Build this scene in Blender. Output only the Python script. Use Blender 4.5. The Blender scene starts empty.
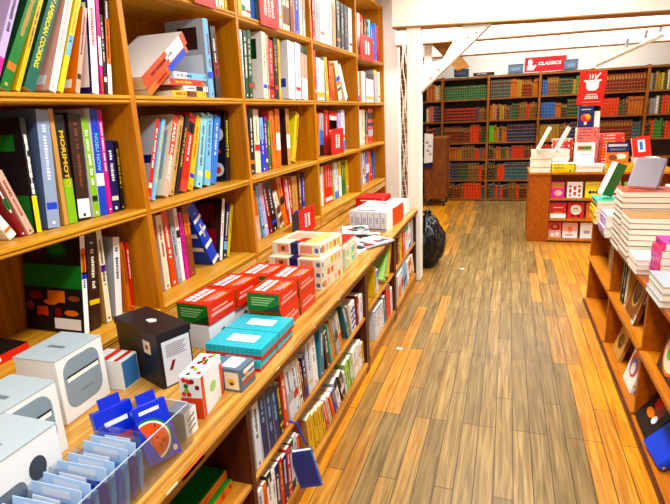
import bpy, math, random
from mathutils import Matrix, Vector
rnd = random.Random(11)
SC = bpy.context.scene
COL = SC.collection
CAM_ROT = [[0.949111, -0.039819, 0.312415], [0.311664, 0.261511, -0.913497], [-0.045326, 0.964379, 0.260613]]
CAM_LENS = 27.403
CAM_Z = 1.7

# ------------------------------------------------------------------ materials
def srgb(hx):
    r = []
    for i in (0, 2, 4):
        c = int(hx[i:i+2], 16)/255
        r.append(c/12.92 if c <= .04045 else ((c+.055)/1.055)**2.4)
    return (*r, 1)
MATS = {}
def rich(c, k=.2):
    r, g, b = c[:3]; mx = max(r, g, b); mn = min(r, g, b)
    sat = 0 if mx <= 0 else 1-mn/mx
    f = 1-k*sat
    return tuple(max(0, (mx-(mx-v)*1.02))*f for v in (r, g, b))+(1,)
def mat(hx, rough=.45, metal=0, name=None, emit=0):
    k = (hx, rough, metal, emit)
    if k not in MATS:
        m = bpy.data.materials.new(name or 'paint_'+hx)
        m.use_nodes = True
        b = m.node_tree.nodes['Principled BSDF']
        b.inputs['Base Color'].default_value = rich(srgb(hx)); b.inputs['Specular IOR Level'].default_value = .35
        b.inputs['Roughness'].default_value = rough
        b.inputs['Metallic'].default_value = metal
        if emit:
            b.inputs['Emission Color'].default_value = srgb(hx)
            b.inputs['Emission Strength'].default_value = emit
        MATS[k] = m
    return MATS[k]
PAL = dict(s='54688c', R='e62c12', r='f04436', O='f07a10', o='ec4e1a', Y='f4c414', y='f6e020', Q='d09a4a', G='0f7a22', F='0c4420', L='86c41a', l='a8dc70',
           T='157a94', t='38d0a8', j='8fd4e4', J='7cc0ee', B='1848d8', b='3a80e0', N='141c60', P='6a22a0', M='e6149a', V='c0acde', A='f2b09c',
           W='f0eeec', w='d4dae6', E='eadfc0', S='a2a8b2', K='121114', D='33160f', H='864420', U='8c1016')
NAMES = dict(s='slate blue', R='red', r='bright red', O='orange', o='orange red', Y='golden yellow', y='lemon yellow', Q='tan', G='green', F='dark green', L='lime', l='light green',
             T='teal', t='mint', j='pale cyan', J='light blue', B='royal blue', b='mid blue', N='navy', P='purple', M='magenta', V='lilac', A='peach',
             W='white', w='pale grey', E='cream', S='grey', K='black', D='dark brown', H='brown', U='dark red')
def C(k):
    if len(k) == 1:
        return mat(PAL[k], .38, name='cover_'+NAMES[k].replace(' ', '_'))
    return mat(k, .4)
def nodes(m):
    m.use_nodes = True
    return m.node_tree.nodes, m.node_tree.links, m.node_tree.nodes['Principled BSDF']
def wood(name, dark, mid, light, scale=(2, 30, 30), rough=.4, amt=1.0):
    m = bpy.data.materials.new(name)
    N, L, b = nodes(m)
    tc = N.new('ShaderNodeTexCoord'); mp = N.new('ShaderNodeMapping'); mp.inputs['Scale'].default_value = scale
    nz = N.new('ShaderNodeTexNoise'); nz.inputs['Scale'].default_value = 1.6; nz.inputs['Detail'].default_value = 6; nz.inputs['Distortion'].default_value = .6
    cr = N.new('ShaderNodeValToRGB')
    cr.color_ramp.elements[0].position = .3; cr.color_ramp.elements[0].color = rich(srgb(dark), .12)
    cr.color_ramp.elements[1].position = .72; cr.color_ramp.elements[1].color = rich(srgb(light), .12)
    e = cr.color_ramp.elements.new(.5); e.color = rich(srgb(mid), .12)
    L.new(tc.outputs['Object'], mp.inputs['Vector']); L.new(mp.outputs['Vector'], nz.inputs['Vector'])
    L.new(nz.outputs['Fac'], cr.inputs['Fac']); L.new(cr.outputs['Color'], b.inputs['Base Color'])
    b.inputs['Roughness'].default_value = rough; b.inputs['Specular IOR Level'].default_value = .25
    return m
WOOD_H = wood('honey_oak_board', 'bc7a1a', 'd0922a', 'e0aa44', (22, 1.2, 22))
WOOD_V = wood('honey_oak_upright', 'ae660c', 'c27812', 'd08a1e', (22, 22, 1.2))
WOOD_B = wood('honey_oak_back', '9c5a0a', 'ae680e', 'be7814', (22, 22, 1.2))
COUNTER = wood('worn_oak_counter', '9a6424', 'c48c3e', 'dcae62', (26, 1.4, 26), .12)
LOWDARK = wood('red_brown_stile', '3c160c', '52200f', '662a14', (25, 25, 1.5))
LOWWOOD_D = wood('counter_edge_dark', '4a2408', '6a3a10', '8a5420', (26, 1.4, 26), .5)
LOWWOOD = wood('low_unit_oak', '8a5018', 'b47426', 'cc9440', (24, 1.4, 24))
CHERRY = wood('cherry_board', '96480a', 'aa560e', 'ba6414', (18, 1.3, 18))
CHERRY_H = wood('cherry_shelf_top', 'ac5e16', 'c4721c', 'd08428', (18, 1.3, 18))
WALNUT = wood('walnut_edge', '7a4616', '94581e', 'a86a28', (2, 30, 30), .45)
WALNUT_D = wood('walnut_back_shaded', '2a1206', '34180a', '40200e', (20, 20, 2), .5)  # back panel darkened so the gaps above the volumes look shaded
CARTWOOD = wood('plywood_panel', '6a3412', '7e4218', '925020', (8, 30, 4), .45)
RAWWOOD = wood('raw_joist_edge', '80521e', '99672a', 'ab7a3c', (2, 25, 25), .6)
def painted(name, hx, bump=.02, rough=.5):
    m = bpy.data.materials.new(name); N, L, b = nodes(m)
    nz = N.new('ShaderNodeTexNoise'); nz.inputs['Scale'].default_value = 9; nz.inputs['Detail'].default_value = 5
    bp = N.new('ShaderNodeBump'); bp.inputs['Strength'].default_value = .25; bp.inputs['Distance'].default_value = bump
    tc = N.new('ShaderNodeTexCoord')
    L.new(tc.outputs['Object'], nz.inputs['Vector']); L.new(nz.outputs['Fac'], bp.inputs['Height']); L.new(bp.outputs['Normal'], b.inputs['Normal'])
    b.inputs['Base Color'].default_value = srgb(hx); b.inputs['Roughness'].default_value = rough
    return m
WHITE = painted('white_wall_paint', 'f4f2ea', .006)
BEAMPAINT = painted('cream_beam_paint', 'efe9dc', .01)
POSTPAINT = painted('cream_post_paint', 'e8e2d4', .012)
CEIL = painted('white_ceiling_paint', 'f6f6f4', .006)
def paper_mat():
    m = bpy.data.materials.new('page_edges'); N, L, b = nodes(m)
    tc = N.new('ShaderNodeTexCoord'); mp = N.new('ShaderNodeMapping'); mp.inputs['Scale'].default_value = (3, 260, 3)
    nz = N.new('ShaderNodeTexNoise'); nz.inputs['Scale'].default_value = 1.5; nz.inputs['Detail'].default_value = 1
    cr = N.new('ShaderNodeValToRGB'); cr.color_ramp.elements[0].color = srgb('d8ceb4'); cr.color_ramp.elements[1].color = srgb('f4efe0')
    cr.color_ramp.elements[0].position = .35; cr.color_ramp.elements[1].position = .6
    L.new(tc.outputs['Object'], mp.inputs['Vector']); L.new(mp.outputs['Vector'], nz.inputs['Vector']); L.new(nz.outputs['Fac'], cr.inputs['Fac']); L.new(cr.outputs['Color'], b.inputs['Base Color'])
    b.inputs['Roughness'].default_value = .8
    return m
PAGES = paper_mat()
def floor_mat():
    m = bpy.data.materials.new('worn_plank_floor'); N, L, b = nodes(m)
    tc = N.new('ShaderNodeTexCoord'); mp = N.new('ShaderNodeMapping'); mp.inputs['Rotation'].default_value = (0, 0, math.pi/2)
    L.new(tc.outputs['Object'], mp.inputs['Vector'])
    br = N.new('ShaderNodeTexBrick')
    br.inputs['Scale'].default_value = 1; br.inputs['Brick Width'].default_value = .86; br.inputs['Row Height'].default_value = .088
    br.inputs['Mortar Size'].default_value = .0022; br.inputs['Mortar Smooth'].default_value = .1
    br.inputs['Color1'].default_value = (0, 0, 0, 1); br.inputs['Color2'].default_value = (1, 1, 1, 1); br.inputs['Mortar'].default_value = (.5, .5, .5, 1)
    br.offset = .37; br.offset_frequency = 3; br.squash = 1.0
    L.new(mp.outputs['Vector'], br.inputs['Vector'])
    # grain along the boards
    mg = N.new('ShaderNodeMapping'); mg.inputs['Scale'].default_value = (46, 2.2, 1)
    L.new(tc.outputs['Object'], mg.inputs['Vector'])
    gr = N.new('ShaderNodeTexNoise'); gr.inputs['Scale'].default_value = 1.2; gr.inputs['Detail'].default_value = 7; gr.inputs['Distortion'].default_value = .8
    L.new(mg.outputs['Vector'], gr.inputs['Vector'])
    # trodden lane down the middle of the aisle
    sp = N.new('ShaderNodeSeparateXYZ'); L.new(tc.outputs['Object'], sp.inputs['Vector'])
    wn = N.new('ShaderNodeTexNoise'); wn.inputs['Scale'].default_value = 1.7; wn.inputs['Detail'].default_value = 4
    L.new(tc.outputs['Object'], wn.inputs['Vector'])
    def mth(op, a, c):
        n = N.new('ShaderNodeMath'); n.operation = op
        for i, x in enumerate((a, c)):
            if isinstance(x, (int, float)): n.inputs[i].default_value = x
            else: L.new(x, n.inputs[i])
        return n.outputs[0]
    off = mth('ABSOLUTE', mth('ADD', sp.outputs['X'], .08), 0)
    dist = mth('ADD', off, mth('MULTIPLY', mth('SUBTRACT', wn.outputs['Fac'], .5), .45))
    bk = mth('ADD', dist, mth('MULTIPLY', mth('SUBTRACT', br.outputs['Color'], .5), .38))
    wr = N.new('ShaderNodeMapRange'); wr.inputs['From Min'].default_value = .86; wr.inputs['From Max'].default_value = .40
    L.new(bk, wr.inputs['Value'])
    def ramp(a, mi, z, src):
        cr = N.new('ShaderNodeValToRGB'); cr.color_ramp.elements[0].color = rich(srgb(a), .08); cr.color_ramp.elements[1].color = rich(srgb(z), .08)
        e = cr.color_ramp.elements.new(.5); e.color = rich(srgb(mi), .08)
        cr.color_ramp.elements[0].position = .25; cr.color_ramp.elements[2].position = .78
        L.new(src, cr.inputs['Fac']); return cr.outputs['Color']
    warm = ramp('a85a0a', 'cc8218', 'dea034', gr.outputs['Fac'])
    worn = ramp('5e4722', '8c6e3c', 'b0945c', gr.outputs['Fac'])
    mx = N.new('ShaderNodeMix'); mx.data_type = 'RGBA'
    L.new(wr.outputs['Result'], mx.inputs['Factor']); L.new(warm, mx.inputs['A']); L.new(worn, mx.inputs['B'])
    hs = N.new('ShaderNodeHueSaturation'); L.new(mx.outputs['Result'], hs.inputs['Color'])
    L.new(mth('ADD', mth('MULTIPLY', br.outputs['Color'], .42), .78), hs.inputs['Value'])
    mo = N.new('ShaderNodeMix'); mo.data_type = 'RGBA'; L.new(br.outputs['Fac'], mo.inputs['Factor']); L.new(hs.outputs['Color'], mo.inputs['A']); mo.inputs['B'].default_value = srgb('3a200c')
    L.new(mo.outputs['Result'], b.inputs['Base Color'])
    rr = N.new('ShaderNodeMapRange'); rr.inputs['To Min'].default_value = .28; rr.inputs['To Max'].default_value = .5
    L.new(gr.outputs['Fac'], rr.inputs['Value']); L.new(rr.outputs['Result'], b.inputs['Roughness'])
    b.inputs['Specular IOR Level'].default_value = .32
    bp = N.new('ShaderNodeBump'); bp.inputs['Strength'].default_value = .3; bp.inputs['Distance'].default_value = .003; bp.invert = True
    L.new(br.outputs['Fac'], bp.inputs['Height']); L.new(bp.outputs['Normal'], b.inputs['Normal'])
    return m
def brick_mat():
    m = bpy.data.materials.new('old_brick'); N, L, b = nodes(m)
    tc = N.new('ShaderNodeTexCoord'); mp = N.new('ShaderNodeMapping'); mp.inputs['Rotation'].default_value = (math.pi/2, 0, 0)
    br = N.new('ShaderNodeTexBrick'); br.inputs['Scale'].default_value = 1; br.inputs['Brick Width'].default_value = .2; br.inputs['Row Height'].default_value = .07; br.inputs['Mortar Size'].default_value = .006
    br.inputs['Color1'].default_value = srgb('8a4a24'); br.inputs['Color2'].default_value = srgb('6a3014'); br.inputs['Mortar'].default_value = srgb('b8a080')
    L.new(tc.outputs['Object'], mp.inputs['Vector']); L.new(mp.outputs['Vector'], br.inputs['Vector']); L.new(br.outputs['Color'], b.inputs['Base Color'])
    b.inputs['Roughness'].default_value = .85
    return m
def acrylic():
    m = bpy.data.materials.new('clear_acrylic'); N, L, b = nodes(m)
    out = N['Material Output']; tr = N.new('ShaderNodeBsdfTransparent'); tr.inputs['Color'].default_value = (.93, .95, .97, 1)
    gl = N.new('ShaderNodeBsdfGlossy'); gl.inputs['Roughness'].default_value = .12
    fr = N.new('ShaderNodeLayerWeight'); fr.inputs['Blend'].default_value = .25
    fm = N.new('ShaderNodeMath'); fm.operation = 'MULTIPLY_ADD'; fm.inputs[1].default_value = .5; fm.inputs[2].default_value = .06; L.new(fr.outputs['Facing'], fm.inputs[0])
    mx = N.new('ShaderNodeMixShader'); L.new(fm.outputs[0], mx.inputs[0]); L.new(tr.outputs[0], mx.inputs[1]); L.new(gl.outputs[0], mx.inputs[2]); L.new(mx.outputs[0], out.inputs['Surface'])
    return m
ACRYL = acrylic()

# ------------------------------------------------------------------ mesh helpers
class MB:
    def __init__(s): s.v = []; s.f = []; s.m = []; s.mats = []
    def mi(s, m):
        if m not in s.mats: s.mats.append(m)
        return s.mats.index(m)
    def poly(s, pts, m):
        i = len(s.v); s.v += [tuple(p) for p in pts]; s.f.append(tuple(range(i, i+len(pts)))); s.m.append(s.mi(m))
    def box(s, x0, x1, y0, y1, z0, z1, m, faces=None):
        i = len(s.v); s.v += [(x0, y0, z0), (x1, y0, z0), (x1, y1, z0), (x0, y1, z0), (x0, y0, z1), (x1, y0, z1), (x1, y1, z1), (x0, y1, z1)]
        q = dict(bottom=(3, 2, 1, 0), top=(4, 5, 6, 7), front=(0, 1, 5, 4), right=(1, 2, 6, 5), back=(2, 3, 7, 6), left=(3, 0, 4, 7))
        for k, fc in q.items():
            s.f.append(tuple(i+a for a in fc)); s.m.append(s.mi((faces or {}).get(k, m)))
    def prism(s, prof, axis, a, b, m, endm=None):
        """extrude a closed 2-D profile along an axis from a to b"""
        def P(u, w, t): return {'x': (t, u, w), 'y': (u, t, w), 'z': (u, w, t)}[axis]
        n = len(prof); i = len(s.v)
        s.v += [P(u, w, a) for u, w in prof] + [P(u, w, b) for u, w in prof]
        for k in range(n):
            s.f.append((i+k, i+(k+1) % n, i+n+(k+1) % n, i+n+k)); s.m.append(s.mi(m))
        s.f.append(tuple(i+k for k in range(n))[::-1]); s.m.append(s.mi(endm or m))
        s.f.append(tuple(i+n+k for k in range(n))); s.m.append(s.mi(endm or m))
    def tube(s, pts, r, m, n=8):
        pts = [Vector(p) for p in pts]; i0 = len(s.v)
        for k, p in enumerate(pts):
            d = (pts[min(k+1, len(pts)-1)]-pts[max(k-1, 0)]).normalized()
            u = d.cross(Vector((0, 0, 1)) if abs(d.z) < .9 else Vector((1, 0, 0))).normalized(); w = d.cross(u)
            s.v += [tuple(p+u*r*math.cos(2*math.pi*j/n)+w*r*math.sin(2*math.pi*j/n)) for j in range(n)]
        for k in range(len(pts)-1):
            for j in range(n):
                a = i0+k*n+j; b = i0+k*n+(j+1) % n
                s.f.append((a, b, b+n, a+n)); s.m.append(s.mi(m))
        s.f.append(tuple(range(i0, i0+n))[::-1]); s.m.append(s.mi(m))
        e = i0+(len(pts)-1)*n; s.f.append(tuple(range(e, e+n))); s.m.append(s.mi(m))
    def build(s, name, parent=None, loc=None, bevel=0, smooth=False, matrix=None, fix=False):
        me = bpy.data.meshes.new(name); me.from_pydata(s.v, [], s.f)
        for m in s.mats: me.materials.append(m)
        me.polygons.foreach_set('material_index', s.m)
        if smooth: me.polygons.foreach_set('use_smooth', [True]*len(s.f))
        me.update()
        if fix:
            import bmesh
            bm = bmesh.new(); bm.from_mesh(me); bmesh.ops.remove_doubles(bm, verts=bm.verts, dist=1e-5); bmesh.ops.recalc_face_normals(bm, faces=bm.faces); bm.to_mesh(me); bm.free()
        o = bpy.data.objects.new(name, me); COL.objects.link(o)
        if parent: o.parent = parent
        if loc: o.location = loc
        if matrix is not None: o.matrix_basis = matrix
        if bevel:
            b = o.modifiers.new('bevel', 'BEVEL'); b.width = bevel; b.segments = 2; b.limit_method = 'ANGLE'
        return o
USED_LABELS = {}
def tag(o, label, cat, group=None, kind=None):
    o['label'] = label; o['category'] = cat
    if group: o['group'] = group
    if kind: o['kind'] = kind
    USED_LABELS.setdefault(label, []).append(o)
    return o
def struct(o): o['kind'] = 'structure'; return o
def empty(name, loc=(0, 0, 0), rz=0):
    o = bpy.data.objects.new(name, None); COL.objects.link(o); o.location = loc; o.rotation_euler = (0, 0, rz); o.empty_display_size = .05
    return o
def onebox(name, x0, x1, y0, y1, z0, z1, m, parent=None, bevel=0):
    b = MB(); b.box(x0, x1, y0, y1, z0, z1, m); return b.build(name, parent, bevel=bevel)
def ellipse(cx, cy, rx, ry, n=20, a0=0, a1=2*math.pi):
    full = abs(a1-a0-2*math.pi) < 1e-6
    k = n if full else n+1
    return [(cx+rx*math.cos(a0+(a1-a0)*i/n), cy+ry*math.sin(a0+(a1-a0)*i/n)) for i in range(k)]
def rrect(x0, x1, z0, z1, r, n=5):
    p = []
    for cx, cz, a in ((x1-r, z0+r, -90), (x1-r, z1-r, 0), (x0+r, z1-r, 90), (x0+r, z0+r, 180)):
        p += [(cx+r*math.cos(math.radians(a+90*i/n)), cz+r*math.sin(math.radians(a+90*i/n))) for i in range(n+1)]
    return p
def lettering(s, size, m, parent, origin, xd, yd, name='lettering', align='CENTER', width=None, bold=0):
    """raised letters as a mesh child; xd is the reading direction, yd the letters' up"""
    cu = bpy.data.curves.new(name, 'FONT'); cu.body = s; cu.size = size; cu.align_x = align; cu.align_y = 'CENTER'; cu.offset = bold; cu.resolution_u = 2
    o = bpy.data.objects.new(name+'_tmp', cu); COL.objects.link(o)
    dg = bpy.context.evaluated_depsgraph_get(); me = bpy.data.meshes.new_from_object(o.evaluated_get(dg))
    bpy.data.objects.remove(o); bpy.data.curves.remove(cu)
    me.materials.clear(); me.materials.append(m)
    xs = [v.co.x for v in me.vertices]
    sc = 1
    if width and xs and max(xs)-min(xs) > 1e-6: sc = width/(max(xs)-min(xs))
    xd = Vector(xd).normalized(); yd = Vector(yd).normalized(); zd = xd.cross(yd)
    for v in me.vertices: v.co = Vector(origin)+xd*v.co.x*sc+yd*v.co.y+zd*v.co.z
    t = bpy.data.objects.new(name, me); COL.objects.link(t); t.parent = parent
    return t

# ------------------------------------------------------------------ books
def book(t, h, d, cover, opts=(), hard=False, pages=True, letters=True, seed=0, kind='book'):
    """spine faces +X at x=0, thickness 0..t along Y, height 0..h along Z; the board at y=0 is the one that shows"""
    r = random.Random(seed)
    face = None; bands = []; patches = []; text = None; ell = []
    back = None
    for o in opts:
        if o[:2] == 'g:': back = o[2:]
        if o == 'h': hard = True
        elif o[:2] == 'f:': face = o[2:]
        elif o[:2] == 'b:':
            a, b_, c = o[2:].split(','); bands.append((float(a), float(b_), c))
        elif o[:2] == 'p:':
            q = o[2:].split(','); patches.append((*[float(x) for x in q[:4]], q[4]))
        elif o[:2] == 'e:':
            q = o[2:].split(','); ell.append((*[float(x) for x in q[:4]], q[4]))
        elif o[:2] == 'T:':
            q = o.split(':'); text = (q[1].replace('_', ' '), q[2])
    m = C(cover); fm = C(face) if face else m
    c = min(.0016 if 'thin' in opts else .0028 if hard else .0012, t*.2)
    b = MB()
    bul = min(t*.16, .006) if hard else 0
    # U-shaped case: spine (slightly rounded when hard) and two boards
    arc = [(bul*(1-((2*k/4)-1)**2)-bul, t*k/4) for k in range(5)] if hard else [(0, 0), (0, t)]
    # the three pieces as prisms along z
    b.prism([(-d, 0), (arc[0][0]-1e-4, 0), (arc[0][0]-1e-4, c), (-d, c)], 'z', 0, h, fm)
    b.prism([(-d, t-c), (arc[-1][0]-1e-4, t-c), (arc[-1][0]-1e-4, t), (-d, t)], 'z', 0, h, C(back) if back else fm)
    inner = [(x-c, min(max(y, c*.6), t-c*.6)) for x, y in arc][::-1]
    b.prism(arc+inner, 'z', 0, h, m)
    e = .0005
    def sp(z0, z1, y0, y1, k):
        xs = e if not hard else e
        b.poly([(xs, y0, z0), (xs, y1, z0), (xs, y1, z1), (xs, y0, z1)], C(k))
    for z0, z1, k in bands: sp(z0*h, z1*h, t*.02, t*.98, k)
    lum = sum(srgb(PAL[cover] if len(cover) == 1 else cover)[:3])
    con = text[1] if text else (r.choice('KNURKN') if lum > 1.0 else r.choice('WWYEWy'))
    if not text or text[0] == 'LETTERS':
        z = h*r.uniform(.84, .92); end = h*r.uniform(.3, .5); cw = min(t*.24, .009); y = t*.5
        while z > end:
            L = cw*r.uniform(.5, 1.1)
            if r.random() > .16: sp(z-L, z, y-cw*r.uniform(.6, 1), y+cw*r.uniform(.6, 1), con)
            z -= L+cw*.35
        if r.random() < .6: sp(h*.03, h*.03+cw*1.4, y-cw*.7, y+cw*.7, con)
        if r.random() < .35 and not bands: sp(h*.16, h*.22, t*.08, t*.92, r.choice('WKRYEOB'))
    for x0, x1, z0, z1, k in patches:
        b.poly([(-x0*d-1e-3, -e, z0*h), (-x0*d-1e-3, -e, z1*h), (-x1*d, -e, z1*h), (-x1*d, -e, z0*h)], C(k))
    for i, (cx, cz, rx, rz, k) in enumerate(ell):
        b.poly([(-cx*d+x, -2*e-i*1e-4, cz*h+z) for x, z in ellipse(0, 0, rx*d, rz*h)], C(k))
    o = b.build(kind)
    if pages:
        ov = .0014 if 'thin' in opts else .003 if hard else .0008
        p = MB(); p.box(-d+ov, arc[0][0]-c-1e-4, c, t-c, ov, h-ov, PAGES); p.build('page_block', o)
    if text and text[0] != 'LETTERS':
        L = h*(.52 if len(text[0]) < 10 else .72)
        lettering(text[0], min(t*.62, .05), C(text[1]), o, (.0012, t*.48, h*.6 if len(text[0]) < 10 else h*.55), (0, 0, -1), (0, 1, 0), 'title', width=L if text[0] != 'NOBU NOW' else None, bold=.0008)
    return o
def stand(o, loc, t, lean=0, rz=0):
    """put a book upright at its near bottom edge, tipped by lean degrees (plus: top towards -Y)"""
    M = Matrix.Rotation(math.radians(rz), 4, 'Z')
    a = math.radians(lean)
    if lean >= 0: L = Matrix.Rotation(a, 4, 'X')
    else: L = Matrix.Translation((0, t*math.cos(a), 0)) @ Matrix.Rotation(a, 4, 'X') @ Matrix.Translation((0, -t, 0))
    o.matrix_basis = Matrix.Translation(loc) @ M @ L
    return o
def lay(o, t, h, d, cx, cy, z, ang, flip=False):
    """put a book flat: thickness up, centred at cx, cy; ang = direction its spine faces"""
    a = math.radians(ang); x = Vector((math.cos(a), math.sin(a), 0)); y = Vector((0, 0, 1)); zz = x.cross(y)
    R3 = Matrix((x, y, zz)).transposed().to_4x4()
    o.matrix_basis = Matrix.Translation((cx, cy, z)) @ R3 @ Matrix.Translation((d/2, 0, -h/2))
    return o
ORD = 'first second third fourth fifth sixth seventh eighth ninth tenth eleventh twelfth thirteenth fourteenth fifteenth sixteenth seventeenth eighteenth nineteenth twentieth'.split()
ORD += ['twenty-'+w for w in ORD[:9]]+['thirtieth']

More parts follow.
